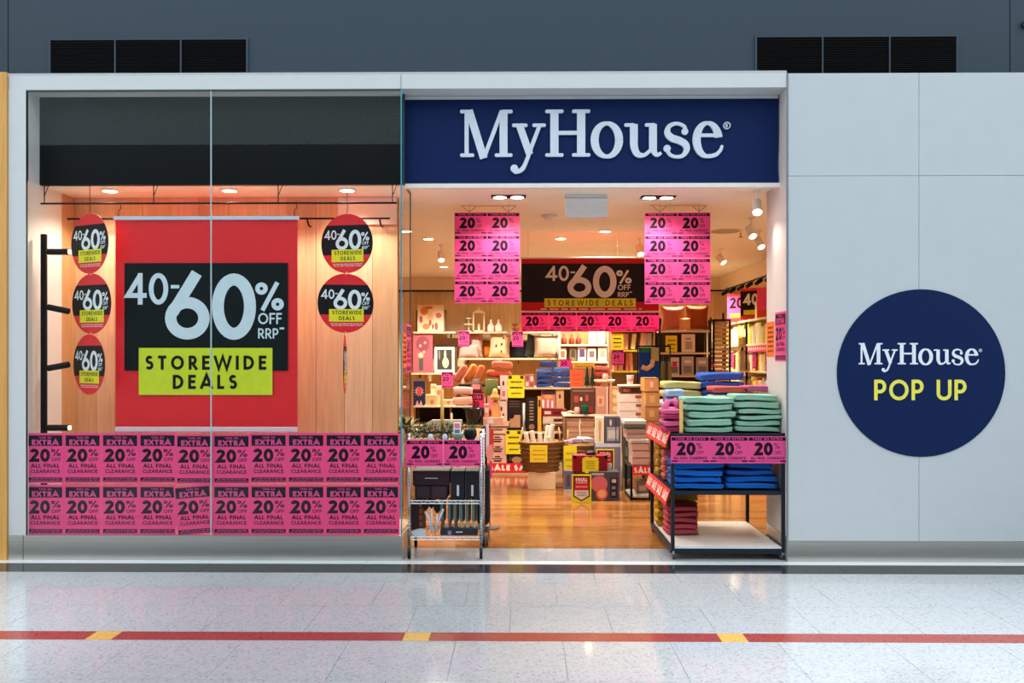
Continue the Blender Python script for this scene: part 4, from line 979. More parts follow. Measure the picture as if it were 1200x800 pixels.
# ---------------------------------------------------------------- goods deeper inside
def minitag(label, px0, px1, py0, py1, D, kind=PORTRAIT):
    sc = (X(px1, D)-X(px0, D))/PW; return poster(kind, label, ((X(px0, D)+X(px1, D))/2, D, Z(py1, D)), 'small pink posters clipped to the shelves', scale=sc)
def ysign(label, px0, px1, py0, py1, D, col=(232, 214, 20), ink=(60, 50, 20), corners=True):
    pr = [(.15, .62, .85, .78, ink, 'd1', 'fine_print'), (.12, .36, .88, .54, ink, 'd1', 'fine_print'), (.2, .14, .8, .26, ink, 'd1', 'fine_print')]
    if corners: pr += [(.05, .84, .25, .97, ink), (.75, .84, .95, .97, ink)]
    return pack('price_sign', label, 'sign', px0, py0, px1, py1, D, .004, col, pr, b=.0005)

# left back wall shelves
BD = 7.62
for (a, b, py, lb) in ((484, 534, 388.5, 'white wall shelf under the large abstract print'), (547, 594, 388.5, 'white wall shelf holding the lantern and white bottles'), (599, 656, 388.5, 'white wall shelf half hidden by the overhead banner'),
                       (538, 598, 419.5, 'white wall shelf holding the pink and beige cushions'), (598.5, 656, 419.5, 'white wall shelf holding the navy and taupe cushions'), (481, 536, 436.8, 'white wall shelf holding the two framed pictures')):
    shelf('wall_shelf', lb, a, b, py, BD, .42, SHELFW, group=None)
dd = BD+.06
pack('abstract_print', 'large cream canvas with orange and pink abstract shapes on the top left shelf', 'picture', 489, 357, 520, 388.3, dd, .03, (244, 222, 186), [(.12, .62, .42, .92, (226, 130, 60), 'o'), (.2, .08, .48, .3, (232, 142, 70), 'o'), (.08, .32, .2, .6, (206, 100, 76), 'o'), (.38, .4, .6, .72, (240, 190, 130), 'o'), (.44, .22, .54, .44, (186, 84, 70), 'o'), (.7, .5, .92, .7, (214, 106, 92), 'o'), (.66, .05, .78, .34, (196, 86, 60), 'o'), (.28, .84, .6, .95, (212, 120, 70), 'o'), (.56, .08, .62, .3, (120, 70, 60), 'o')])
pack('dark_canvas', 'dark edged canvas leaning behind the abstract print', 'picture', 487.5, 363, 523, 388.3, dd+.06, .02, (70, 48, 30), [(.9, .02, .98, .98, (150, 104, 56))])
pack('tree_print', 'dusty pink canvas with a vase of white flowers on the lower left shelf', 'picture', 484, 391.5, 507, 436.5, dd-.02, .03, (190, 90, 100), [(.15, .55, .85, .95, (150, 66, 76), 'o'), (.3, .06, .52, .4, (84, 88, 76)), (.2, .38, .6, .52, (236, 196, 150), 'star'), (.3, .66, .44, .74, (226, 160, 150), 'o'), (.55, .74, .68, .82, (228, 150, 140), 'o'), (.5, .5, .62, .58, (232, 180, 150), 'o')])
pack('framed_photograph', 'black and white photograph in a white frame on the lower left shelf', 'picture', 509, 406.5, 532.5, 436.5, dd-.02, .03, (240, 234, 214), [(.14, .12, .88, .9, (70, 66, 58)), (.4, .18, .72, .6, (216, 206, 170), 'o'), (.48, .5, .6, .88, (206, 198, 166), 'o'), (.2, .5, .3, .88, (130, 124, 104), 'o')])
pack('framed_print', 'dark framed picture leaning behind the black and white photograph', 'picture', 511, 403.5, 536, 436.5, dd+.04, .02, (52, 40, 30), [(.86, .03, .97, .9, (110, 84, 52))])
t = thing('lantern', 'white house shaped lantern on the shelf below the left hung posters', 'lantern', (X(561, dd), dd, Z(388.3, dd))); a = F/(dd-CAMY)
m = MB().box(-7/a, -5.6/a, 0, .1, .0, 22/a).box(5.6/a, 7/a, 0, .1, 0, 22/a).box(-7/a, 7/a, 0, .1, 0, 1.5/a).plate([(-7.5/a, 22/a), (7.5/a, 22/a), (1/a, 26/a), (-1/a, 26/a)], 0, .1); m.build('frame', C(244, 230, 196), t)
MB().lathe([(.02, 0), (.02, .1), (.0, .11)], (0, .05, 1.6/a), 10).build('candle', C(240, 220, 180), t); MB().tube([(0, .05, 26/a), (0, .05, 29.5/a)], .012, 6).build('finial', C(240, 222, 184), t)
jar('cake_stand', 'white two tier stand left of the lantern', 'stand', 549, 372, 388.3, 13, dd, (244, 236, 214), [(.5, 0), (.5, .06), (.08, .1), (.08, .45), (.9, .5), (.9, .56), (.06, .6), (.06, .9), (.6, .94), (.6, 1), (0, 1)])
for k, px in enumerate((575, 584)):
    jar('white_bottle', ('left', 'right')[k]+' white bottle vase on the shelf beside the lantern', 'vase', px, 374, 388.3, 8, dd, (246, 240, 226), [(.8, 0), (1, .1), (1, .45), (.35, .7), (.3, 1), (.2, 1)], group='white bottle vases')
jar('wooden_bowls', 'stack of small brown wooden bowls at the left end of the half hidden shelf', 'bowls', 605, 378.5, 388.3, 11, dd, (150, 76, 34), [(.3, 0), (.9, .3), (1, .45), (.5, .5), (1, .9), (.98, 1), (.4, .8)])
LPK = C(214, 170, 156, .85, 0, 'fabric'); BEI = C(222, 190, 148, .85, 0, 'fabric'); TAU = C(198, 166, 142, .85, 0, 'fabric')
z0 = Z(419.2, dd)
cushion(553, 389, 419.2, 26, dd+.08, LPK, 'dusty pink cushion standing at the left of the middle shelf', .16)
cushion(549, 403, 419.2, 24, dd-.06, C(206, 160, 148, .85, 0, 'fabric'), 'low dusty pink cushion in front of the tall pink one', .12)
cushion(585, 391, 419.2, 25, dd, BEI, 'beige cushion with dark motifs on the middle shelf', .16, rot=(0, math.radians(3), 0))
o = MB().disc(0, 0, .016, .024, 0, 10, .002).disc(.09, .03, .014, .024, 0, 10, .002).disc(.09, -.09, .014, .024, 0, 10, .002).disc(.11, .14, .014, .02, 0, 10, .002)
o = o.build('cushion_motifs', C(120, 50, 30)); o.parent = [x for x in COL.objects if x.name.startswith('cushion') and x.get('label', '').startswith('beige')][0]; o.location = (-.06, -.088, .2); o['kind'] = 'stuff'
cushion(571, 398, 419.2, 10, dd+.24, C(206, 120, 40, .85, 0, 'fabric'), 'narrow orange cushion between the pink and beige ones', .1)
cushion(607, 400, 419.2, 22, dd+.22, C(40, 44, 58, .85, 0, 'fabric'), 'dark navy cushion behind the small pink poster', .12)
cushion(621, 391, 419.2, 15, dd+.18, C(84, 108, 112, .85, 0, 'wicker'), 'blue green speckled cushion tilted beside the taupe cushion', .16, rot=(0, math.radians(10), 0))
cushion(640, 392.5, 419.2, 29, dd-.02, TAU, 'taupe square cushion on the middle shelf right of the speckled one', .18)
minitag('pink poster clipped left of the dusty pink cushion', 537, 550, 388, 405.5, BD-.004); minitag('pink poster clipped in front of the navy cushion', 600, 613, 388.5, 406, BD-.004)
minitag('pink poster clipped under the framed photograph', 517.5, 531, 436, 454, BD-.004)
# centre back unit with photo boxes
t, zs = unit('white_shelving', 'pale shelving with photo boxes at the back centre', 655, 716, (403.5, 423.5, 447), 7.4, .35, SHELFW, CREAM, 386, back=C(150, 108, 62))
for k, (a, b) in enumerate(((690, 699), (700.5, 709))):
    pack('pale_box', ('left', 'right')[k]+' tall cream box on the upper back centre shelf', 'box', a, 386.5, b, 403.2, 7.44, .15, (240, 220, 176), [(.1, .1, .9, .16, (220, 190, 140))], group='tall cream boxes')
for k, a in enumerate((659, 668, 676)):
    jar('brown_bottle', ORD[k]+' small brown bottle on the upper back centre shelf', 'bottle', a+2, 391, 403.2, 7, 7.45, (110, 50, 30), [(.9, 0), (1, .1), (.95, .5), (.3, .7), (.3, 1)], group='small brown bottles')
for k, a in enumerate((655.5, 667.5, 677, 688.5, 701)):
    pack('photo_box', ORD[k]+' small picture box from the left on the lower back centre shelf', 'box', a, 408-(k % 3), a+(8, 8, 10, 10, 10)[k], 423.2, 7.43, .12, ((230, 210, 170), (120, 90, 60), (200, 180, 170), (214, 200, 190), (226, 206, 170))[k], [(.2, .3, .8, .8, ((180, 90, 60), (70, 60, 40), (90, 60, 80), (110, 80, 70), (150, 130, 110))[k])], group='small picture boxes')
# yellow edged bookcase
t, zs = unit('bookcase', 'timber bookcase with yellow shelf edges at the right rear', 715, 773, (386, 409.8, 434.2, 456), 6.6, .34, SHELFW, OAK, 384, edge=C(228, 206, 40), back=C(140, 100, 52))
BK = [(228, 160, 128), (238, 216, 150), (236, 178, 150), (208, 206, 180), (240, 200, 140), (214, 120, 90)]
for k, (a, b, py0, py1, ci, tl) in enumerate(((731, 736, 391, 409.5, 0, 2), (739, 744, 391, 409.5, 1, 8), (749, 757, 390, 409.5, 2, 8), (758, 763, 390, 409.5, 3, 3), (765, 769, 388, 409.5, 4, 3), (719, 724, 414, 434, 5, 0), (725, 730, 414, 434, 0, 0), (733, 737, 413, 434, 5, 2), (738, 742, 413, 434, 0, -3))):
    D = 6.66; x0, x1 = X(a, D), X(b, D); h = Z(py0, D)-Z(py1, D)
    t = thing('book', '%s book from the left on the %s bookcase shelf' % (ORD[k] if k < 5 else ORD[k-5], 'upper' if k < 5 else 'lower'), 'book', ((x0+x1)/2, D, Z(py1, D)+.001+abs(math.sin(math.radians(tl)))*(x1-x0)*.5), group='books in the yellow edged bookcase', rot=(0, math.radians(tl), 0))
    W = x1-x0; MB().box(-W/2, W/2, 0, .2, 0, h*.97, .004).build('cover', C(*BK[ci]), t); MB().box(-W/2+.006, W/2-.006, .01, .198, h*.9701, h*.975).build('pages', C(244, 236, 214), t)
ysign('yellow notice on the upper shelf of the bookcase', 717, 730, 391, 409.7, 6.61, corners=False)
minitag('pink poster clipped to the bookcase under the yellow notice', 717.5, 731, 410.5, 428, 6.592)
# dark shelving with cushions at the right rear
t, zs = unit('dark_shelving', 'dark backed shelving with cushions and books left of the slatted stand', 772, 834, (386.8, 412.8, 439.5, 462), 6.0, .38, SHELFW, C(34, 24, 22), 372, back=C(52, 34, 26))
sunset = C(196, 110, 84, .7, 0, 'fabric')
cushion(789, 358.5, 386.5, 28, 6.06, sunset, 'pink and orange sunset cushion at the left of the top dark shelf', .14)
cushion(818, 357.5, 386.5, 27, 6.06, C(160, 76, 30, .7, 0, 'fabric'), 'amber brown cushion at the right of the top dark shelf', .14)
cushion(803, 372, 386.5, 14, 5.98+.03, C(222, 160, 104, .7, 0, 'fabric'), 'small golden cushion between the two sunset cushions', .06)
ysign('yellow notice on the middle dark shelf', 780, 793.5, 393, 412.3, 5.97+.04, corners=False)
pack('white_book', 'white book with a grey picture face out on the middle dark shelf', 'book', 799, 391.5, 814.5, 412.5, 6.03, .03, (224, 214, 200), [(.25, .15, .8, .6, (170, 158, 150)), (.3, .7, .7, .8, (150, 140, 130))])
for k, (a, b, c_) in enumerate(((785, 796, (214, 206, 192)), (799, 813, (180, 176, 172)), (816, 830, (168, 166, 164)))):
    pack('grey_book', ORD[k]+' grey boxed set from the left on the lower dark shelf', 'box', a, 417.5+(1-k) % 2, b, 439.2, 6.03, .04, c_, [(.15, .1, .85, .5, (120, 124, 130)), (.2, .65, .8, .8, (226, 220, 210))], group='grey boxes on the lower dark shelf')
minitag('narrow pink poster clipped at the left of the dark shelving', 788, 793.5, 413, 431, 5.997)
# slatted stand
t = thing('slatted_stand', 'black stand holding a column of pale timber slats right of the dark shelving', 'stand', (X(846, 6.0), 6.0, 0)); a = F/(6.0-CAMY)
for sx in (-1, 1):
    for yy in (0, .3): MB().box(sx*9.5/a-.014, sx*9.5/a+.014, yy, yy+.028, 0, Z(374, 6.0), .002).build('post', BLACK, t)
k = 0; py = 377
while py < 470:
    MB().box(-8/a, 8/a, .02, .28, Z(py+3.2, 6.0), Z(py, 6.0), .003).build('slat', C(206, 160, 110, .6, 0, 'woodx'), t); py += 5.1
MB().box(-9.5/a, 9.5/a, 0, .3, Z(376, 6.0), Z(374, 6.0)).build('top_rail', BLACK, t)
minitag('narrow pink poster on the left post of the slatted stand', 833.5, 837.5, 409, 430, 5.998)
jar('white_vase', 'slim white vase behind the small golden cushion', 'vase', 803, 0+376, 386.5, 4, 6.30, (226, 226, 214), [(.6, 0), (1, .3), (.8, .7), (.3, 1)], z0=None)

# right wall shelving and goods
RX = 3.26
rsu = thing('wall_shelving', 'long black framed shelving along the right shop wall', 'shelving', (RX, 4.55, 0)); ZR = (2.14, 1.79, 1.41, 1.03)
for z in ZR: MB().box(.0, .34, 0, 2.75, z-.03, z, .002).build('board', SHELFW, rsu)
for yy in (-.03, 1.3, 2.755):
    for xx in (0.0, .31): MB().box(xx, xx+.028, yy, yy+.025, 0, 2.32 if yy > 0 else 2.25, .002).build('post', BLACK, rsu)
r = random.Random(5)
def ordw(n):
    if n < 10: return ORD[n]
    a = ['tenth', 'eleventh', 'twelfth', 'thirteenth', 'fourteenth', 'fifteenth', 'sixteenth', 'seventeenth', 'eighteenth', 'nineteenth']
    if n < 19: return a[n-9]
    t_ = (n+1)//10; u_ = (n+1) % 10
    return {2: 'twentieth', 3: 'thirtieth', 4: 'fortieth'}[t_] if u_ == 0 else {2: 'twenty', 3: 'thirty', 4: 'forty'}[t_]+'-'+ORD[u_-1]
PALR = [(232, 216, 60), (214, 204, 192), (196, 184, 176), (240, 226, 120), (224, 150, 60), (236, 226, 206), (170, 160, 140), (220, 190, 70)]
cnt = {}
for li, z in enumerate(ZR[1:]):
    y = 4.6; nbk = 0
    while y < 7.2:
        th = r.uniform(.05, .11)
        if 5.80 < y < 5.92: y = 5.92
        h = r.uniform(.22, .29); c_ = PALR[r.randrange(len(PALR))]; lev = ('top book row', 'middle book row', 'bottom book row')[li]
        cn = {0: 'yellow', 1: 'grey beige', 2: 'grey', 3: 'pale yellow', 4: 'orange', 5: 'cream', 6: 'taupe', 7: 'mustard'}[PALR.index(c_)]
        t = thing('boxed_book', '%s box, %s from the near end of the %s, right wall' % (cn, ordw(nbk), lev), 'box', (RX+.015, y, z+.001), group='%s of the right wall shelving' % lev)
        MB().box(0, .26, 0, th-.004, 0, h, .003).build('case', C(*c_), t); MB().box(-.001, 0, th*.25, th*.7, h*.5, h*.85).build('spine_label', C(*PALR[(r.randrange(8))]), t)
        y += th+.006; nbk += 1
def angled(label, px, D, py0, h, w_, col, prints, name='display_board'):
    t = thing(name, label, 'sign', (X(px, D), D, ZR[0]+.002), math.radians(-38)); 
    MB().box(-w_/2, w_/2, 0, .02, 0, h, .002).build('board', C(*col), t)
    return t
t = angled('pink 20% sale board on the top right wall shelf', 863, 6.35, 0, .42, .30, (236, 80, 150), ())
m = MB(); text(m, '20', 0, .2, .16, .22, .2, .06, -.001, anchor='c'); m.build('black_lettering', INK, t); MB().rect(-.15, .15, .0, .05, -.001).build('red_band', C(226, 60, 30), t); MB().rect(-.1, .1, .06, .12, -.001).build('yellow_band', YEL, t); MB().rect(-.15, .15, .38, .42, -.001).build('red_top', RED, t)
t = angled('black 40% sale board with yellow band on the top right wall shelf', 880, 5.55, 0, .44, .32, (30, 24, 24), ())
m = MB(); text(m, '40', 0, .2, .16, .22, .2, .06, -.001, anchor='c'); m.build('white_lettering', WHITE, t); MB().rect(-.16, .16, .0, .05, -.001).build('red_band', C(226, 60, 30), t); MB().rect(-.11, .13, .06, .13, -.001).build('yellow_band', YEL, t); MB().rect(-.16, .16, .40, .44, -.001).build('red_top', RED, t)
t = angled('pink and red sale board nearest the side return on the top right wall shelf', 897, 4.95, 0, .40, .24, (232, 70, 130), ())
MB().rect(-.12, .12, .0, .09, -.001).build('red_band', C(232, 70, 30), t)
pack('yellow_box', 'slim yellow box between the sale boards on the top right wall shelf', 'box', 887, 353, 890.5, 373, 5.25, .1, (236, 206, 120), [(.1, .1, .9, .2, (200, 160, 60))], z0=ZR[0]+.001)
o = thing('red_strip', 'red lettered strip under the upper right wall shelf', 'sign', (RX-.012, 4.62, ZR[2]+.26)); MB().box(0, .004, 0, 1.1, 0, .09).build('strip', C(222, 60, 70), o)
m = MB()
for k in range(9): m.box(-.0015, -.0005, .05+k*.115, .12+k*.115, .025, .065)
m.build('printed_patch', C(246, 200, 200), o)
for k, yy in enumerate((4.7, 5.35, 6.6)):
    poster(PORTRAIT, ('pink poster at the near end of the right wall shelving', 'pink poster in the middle of the right wall shelving', 'pink poster at the far end of the right wall shelving')[k], (RX-.015, yy, ZR[2]+.03 if k else ZR[2]+.0), 'pink posters on the right wall shelving', (0, 0, math.radians(-90)), .62)
t = thing('track_rail', 'black lamp track along the right shop wall', 'lamp', (3.38, 4.6, 2.71)); MB().box(-.012, .012, 0, 3.2, 0, .02).build('track', BLACK, t)
for k in range(6):
    h_ = MB().tube([(0, .25+.5*k, -.001), (-.03, .25+.5*k, -.03)], .008, 6).build('arm', BLACK, t); MB().tube([(-.03, .25+.5*k, -.03), (-.12, .22+.5*k, -.09)], .028, 10).build('spot_head', BLACK, h_)
MB().box(-.004, .004, .3, .308, .0205, .045).build('hanger', BLACK, t); MB().box(-.004, .004, 2.9, 2.908, .0205, .045).build('hanger', BLACK, t)
# posters on the right return and seen through the left glass return
poster(PORTRAIT, 'pink 20% off poster on the pale side return right of the entrance', (FR-.0035, .155, Z(423, .155, 908)), 'posters on side returns', (0, 0, math.radians(-90)), 1.0)
t = thing('orange_notice', 'orange lettered notice on the pale side return', 'sign', (FR-.0035, .43, Z(418, .43, 900)), math.radians(-90)); MB().box(-.10, .10, 0, .0015, 0, .29).build('sheet', C(240, 116, 24), t); m = MB(); dashes(m, -.08, .08, .03, .26, -.001, 6, 3); m.build('fine_print', C(150, 60, 10), t)
poster(PORTRAIT, 'pink 20% off poster inside the glass side return of the window', (WR+.014, .36, Z(436, .36)), 'posters on side returns', (0, 0, math.radians(90)), 1.0)
t = thing('orange_notice', 'orange lettered notice inside the glass side return of the window', 'sign', (WR+.012, .12, Z(431, .12)), math.radians(90)); MB().box(-.09, .09, 0, .0015, 0, .28).build('sheet', C(240, 116, 24), t); m = MB(); dashes(m, -.08, .08, .03, .26, -.001, 6, 3); m.build('fine_print', C(150, 60, 10), t)

# ---------------------------------------------------------------- centre of the shop
def piled(name, cat, label, px0, px1, py0, py1, D, dp, n, cols, z0, group, prints=(), rot=0):
    h = (Z(py0, D)-z0)/n; s_ = F/(D-CAMY)
    for k in range(n):
        c = cols[k % len(cols)]; x0, x1 = X(px0, D), X(px1, D); W = x1-x0
        t = thing(name, '%s %s' % (ORD[k], label), cat, ((x0+x1)/2+.004*math.sin(k*2.3), D, z0+k*h), math.radians(rot*math.sin(k*1.7)), group)
        MB().box(-W/2, W/2, 0, dp, .0008, h-.0008, .003).build('body', C(*c), t)
        by = {}
        for p in prints: by.setdefault(p[4], []).append(p)
        for i, (pc, pp) in enumerate(by.items()):
            m = MB()
            for p in pp: m.rect(-W/2+W*p[0], -W/2+W*p[2], h*p[1], h*p[3], -.0008-.0004*i)
            m.build('printed_patch', C(*pc), t)
# gondola with red sale strip
GD = 5.02
t, zs = unit('gondola', 'long timber gondola with a red sale strip at its base in the shop centre', 570, 718, (505.5, 453.8), GD, .6, SHELFW, OAK, 454.5, base=Z(544, GD), back=C(110, 76, 44))
G5, G4 = zs; GB = Z(544, GD)
def fstrip(label, px0, px1, py0, py1, D, word, n):
    x0, x1 = X(px0, D), X(px1, D); W = x1-x0; h = Z(py0, D)-Z(py1, D); t = thing('sale_strip', label, 'sign', ((x0+x1)/2, D, Z(py1, D)))
    MB().box(-W/2, W/2, 0, .004, 0, h).build('strip', C(226, 36, 36, .4), t); m = MB()
    for i in range(n): text(m, word, -W/2+W*(i+.5)/n, h*.22, h*.58, W/n*.84, .28, .16, -.001, anchor='c')
    m.build('white_lettering', C(250, 232, 226), t); return t
fstrip('red strip lettered SALE along the base of the centre gondola', 571, 629, 542.5, 553.5, GD-.006, 'SALE', 2)
INKB = (52, 24, 26)
piled('book_box', 'box', 'pink box with dark print from the bottom of the tall left stack', 572, 593.5, 487, 544, GD-.0+.02, .2, 5, [(226, 176, 156), (218, 166, 148)], GB+.001, 'tall stack of pink printed boxes', [(.30, .25, .72, .42, INKB), (.22, .5, .78, .62, INKB), (.36, .7, .66, .84, INKB)])
DKB = (38, 26, 26)
pack('toy_box', 'black printed box with brown picture standing on the left gondola base', 'box', 594.5, 507, 613, 543.6, GD+.02, .2, DKB, [(.1, .1, .9, .3, (120, 84, 66), 'd3'), (.3, .02, .9, .25, (170, 128, 100), 'o')], z0=GB+.001)
pack('toy_box', 'black box with a brown bear shaped print on the middle gondola shelf', 'box', 594, 466.5, 611.5, 505, GD+.02, .16, DKB, [(.15, .72, .85, .95, (110, 76, 60), 'd3'), (.2, .12, .9, .5, (184, 134, 92)), (.1, .38, .5, .58, (30, 20, 24), 'o')], z0=G5+.001)
jar('white_roll', 'slim white roll between the two black toy boxes', 'roll', 613.7, 472, 505, 4, GD+.05, (226, 220, 206), [(1, 0), (1, 1)], z0=G5+.001)
pack('toy_box', 'black box with tan lettering down its front on the middle gondola shelf', 'box', 616.5, 465.5, 629, 505, GD+.02, .16, (34, 26, 26), [(.3, .3, .7, .92, (186, 150, 116), 'd7'), (.25, .05, .8, .22, (150, 100, 72), 'o')], z0=G5+.001)
pack('yellow_spine_box', 'narrow yellow edged box right of the black boxes on the gondola', 'box', 630, 464, 634.5, 505, GD+.02, .16, (222, 166, 38), [(.2, .7, .8, .9, (80, 50, 20))], z0=G5+.001)
piled('flat_carton', 'box', 'dark red flat carton under the striped box on the gondola', 636, 661, 479, 505, GD+.02, .2, 3, [(120, 84, 60), (214, 190, 156), (140, 34, 42)], G5+.001, 'cartons under the striped box', [(.1, .3, .4, .7, (220, 200, 180)), (.5, .3, .9, .7, (90, 30, 30))])
pack('striped_box', 'red and white striped gift box with dark top on the gondola', 'box', 634.5, 455.8, 651, 479, GD+.03, .16, (198, 110, 110), [(.02, .72, .98, .98, (70, 36, 40)), (.2, .5, .8, .7, (226, 166, 60), 'o'), (.05, .05, .2, .45, (236, 216, 206)), (.4, .05, .52, .45, (236, 216, 206)), (.7, .05, .84, .4, (236, 216, 206))], z0=Z(479, GD)+.002)
pack('tan_box', 'tan box with a small motif right of the striped box on the gondola', 'box', 651.6, 455.8, 661, 479, GD+.03, .16, (206, 156, 110), [(.35, .5, .6, .75, (90, 60, 40), 'o')], z0=Z(479, GD)+.002)
# top of the gondola
pack('patterned_box', 'red and white patterned box on the gondola beside the yellow sign', 'box', 615, 438.5, 626, 453.5, GD+.02, .2, (196, 110, 110), [(.1, .1, .4, .4, (236, 214, 200)), (.6, .5, .9, .85, (236, 214, 200)), (.55, .1, .85, .35, (150, 60, 66)), (.12, .55, .42, .88, (150, 60, 66))], z0=G4+.001)
NB = C(58, 84, 148, .8, 0, 'fabric'); NB2 = C(92, 122, 186, .8, 0, 'fabric')
stack(629, 647, 432, GD+.02, .3, [NB, NB, NB, NB2], ['lowest denim blue towel in the left pile on the gondola', 'second denim blue towel in the left pile on the gondola', 'third denim blue towel in the left pile on the gondola', 'pale denim blue towel topping the left pile on the gondola'], G4+.001, 'left denim blue pile', 200)
stack(647.6, 668, 430, GD+.02, .3, [NB, NB, NB, NB2], ['lowest denim blue towel in the right pile on the gondola', 'second denim blue towel in the right pile on the gondola', 'third denim blue towel in the right pile on the gondola', 'pale denim blue towel topping the right pile on the gondola'], G4+.001, 'right denim blue pile', 210)
zz = Z(430, GD)+.002; o = towel_mb(.22, .2, .075, 222).build('folded_towel', NB, smooth=True); o.location = (X(643, GD), GD+.06, zz); tag(o, 'denim blue towel lying across both denim blue piles', 'towel')
ysign('orange notice in front of the denim blue towels', 668, 683.5, 433, 453.3, GD+.005, (236, 96, 44), (190, 70, 30), False)
cr = C(206, 84, 70, .8, 0, 'fabric')
stack(698, 715, 428.5, GD+.02, .3, [C(160, 50, 50, .8, 0, 'fabric'), C(160, 50, 50, .8, 0, 'fabric'), cr, C(232, 130, 110, .8, 0, 'fabric')], ['lowest dark red towel at the right end of the gondola', 'second dark red towel at the right end of the gondola', 'coral towel at the right end of the gondola', 'pale coral towel topping the right end pile of the gondola'], G4+.001, 'red pile on the gondola', 230)
for k, px in enumerate((688.5, 695)):
    t = thing('little_tree', ('left', 'right')[k]+' small dark green artificial fir tree on the gondola', 'tree', (X(px, GD), GD-.0+.08, G4+.001), group='small artificial fir trees'); m = MB(); rr_ = random.Random(k)
    for i in range(7): m.lathe([(.045*(1-i/8), 0), (.012, .05), (0, .05)], (0, 0, .03+i*.032), 9)
    m.build('foliage', C(36, 62, 34, .8), t); MB().lathe([(.008, 0), (.008, .04)], (0, 0, 0), 8).build('trunk', C(90, 60, 40), t)
pack('yellow_tray_box', 'yellow flat box behind the orange notice', 'box', 672, 424.5, 697, 431.5, GD+.36, .2, (226, 190, 60), [(.1, .2, .9, .4, (190, 140, 40))], z0=Z(431.5, GD+.36))
pack('carton', 'plain brown carton carrying the yellow flat box on the gondola', 'box', 672, 431.7, 697, 453, GD+.36, .2, (176, 130, 84), [(.1, .4, .9, .5, (140, 100, 60))], z0=G4+.001)
minitag('pink poster clipped above the denim blue towels', 655.5, 669.5, 421, 431, 5.28, LANDSCAPE)
ysign('upper yellow notice with black print in front of the left gondola', 595, 614.5, 439.5, 466, GD-.012)
ysign('lower yellow notice with black print in front of the left gondola', 592.5, 611, 504, 532, GD-.012)
# tables B and C
BD_ = 4.25
t, zb2 = t0_, _ = shelf('display_table', 'white topped table carrying the crate and gift boxes in the shop centre', 660, 727, 485.5, BD_, .6, C(240, 226, 200), .025, 'table', legs=True, back=C(120, 86, 50))
piled('gift_carton', 'box', 'brown striped carton from the bottom under the centre table', 661.5, 696, 489, 516, BD_+.03, .3, 4, [(176, 128, 92), (190, 142, 104)], Z(517, BD_), 'brown striped cartons', [(.0, .35, 1, .5, (130, 84, 60)), (.5, 0, .54, 1, (232, 214, 200))])
MB().box(X(661, BD_)-t0_.location.x, X(697, BD_)-t0_.location.x, .03, .5, Z(517, BD_)-.02, Z(517, BD_)).build('lower_board', SHELFW, t0_)
pack('wooden_crate', 'dark brown wooden crate of red and green goods on the centre table', 'crate', 670, 454.5, 697, 485.2, BD_+.05, .24, (88, 56, 40), [(.04, .86, .96, .92, (130, 90, 64)), (.1, .45, .3, .7, (170, 60, 50)), (.36, .5, .46, .66, (214, 200, 180), 'o'), (.6, .5, .72, .74, (180, 60, 60)), (.1, .08, .34, .3, (150, 40, 40)), (.62, .08, .92, .3, (150, 44, 48))], z0=zb2+.001)
jar('green_bowl', 'deep green bowl with white rim in front of the dark crate', 'bowl', 686, 472, 483, 9, BD_-.06-.0, (20, 96, 70), [(.3, 0), (.9, .4), (1, .9), (1, 1), (.9, .9), (.3, .1)], z0=zb2+.001)
cl_ = jar('pink_cup', 'pink cup at the left of the dark crate', 'cup', 676.5, 477, 485.4, 7, BD_+.0, (232, 164, 150), z0=zb2+.001)
t = thing('ribbon_roll', 'white and green ribbon lying along the front of the dark crate', 'ribbon', (X(664, BD_+.02), BD_+.03, zb2+.02)); MB().tube([(0, 0, 0), (.04, 0, .015), (.09, -.0, .005), (.13, 0, .018)], .016, 8).build('ribbon', C(210, 190, 150), t, True); MB().tube([(-.05, 0, .02), (-.03, 0, .05), (.0, 0, .03)], .014, 8).build('ribbon_end', C(160, 60, 50), t, True)
pack('tall_gift_box', 'tall brown box with pink and white upright stripe on the centre table', 'box', 698, 453, 713.5, 485.3, BD_+.02, .22, (184, 128, 100), [(.84, 0, .9, 1, (238, 222, 210)), (.92, 0, .99, 1, (170, 50, 66)), (.12, .3, .62, .66, (206, 160, 120)), (.26, .38, .48, .58, (200, 90, 80))], z0=zb2+.001)
pack('tall_gift_box', 'tall brown box with a column of round pictures on the centre table', 'box', 714, 453, 726, 485.3, BD_+.02, .22, (190, 140, 100), [(.3, .7, .9, .9, (222, 190, 120), 'o'), (.3, .4, .9, .6, (222, 186, 120), 'o'), (.3, .1, .9, .3, (222, 186, 130), 'o')], z0=zb2+.001)
jar('cake_stand', 'white pedestal cake stand on top of the tall brown boxes', 'stand', 709.5, 445, 452.9, 25, BD_-.0+.02, (240, 218, 176), [(.4, 0), (.35, .3), (.3, .5), (.9, .6), (1, .8), (1, 1), (.9, .85), (0, .8)], z0=Z(452.8, BD_+.02)+.001)
jar('pink_cup', 'pink cup with white rim standing on the cake stand', 'cup', 710, 438.3, 445.6, 8, BD_+.10, (232, 160, 146), z0=Z(445.4, BD_+.02)+.003)
CD_ = 3.66
t, zc2 = shelf('display_table', 'white table carrying the white drawer boxes at the right of the centre', 729, 764, 491.5, CD_, .42, C(236, 230, 214), .025, 'table', legs=True, back=C(226, 220, 206))
piled('mushroom_box', 'box', 'white box with mushroom picture from the bottom of the stack', 726, 756.5, 461, 491, CD_+.02, .3, 3, [(226, 214, 200)], zc2+.001, 'white mushroom picture boxes', [(.62, .45, .88, .8, (150, 76, 56)), (.7, .15, .8, .45, (206, 180, 150)), (0, .96, 1, 1, (180, 168, 156))])
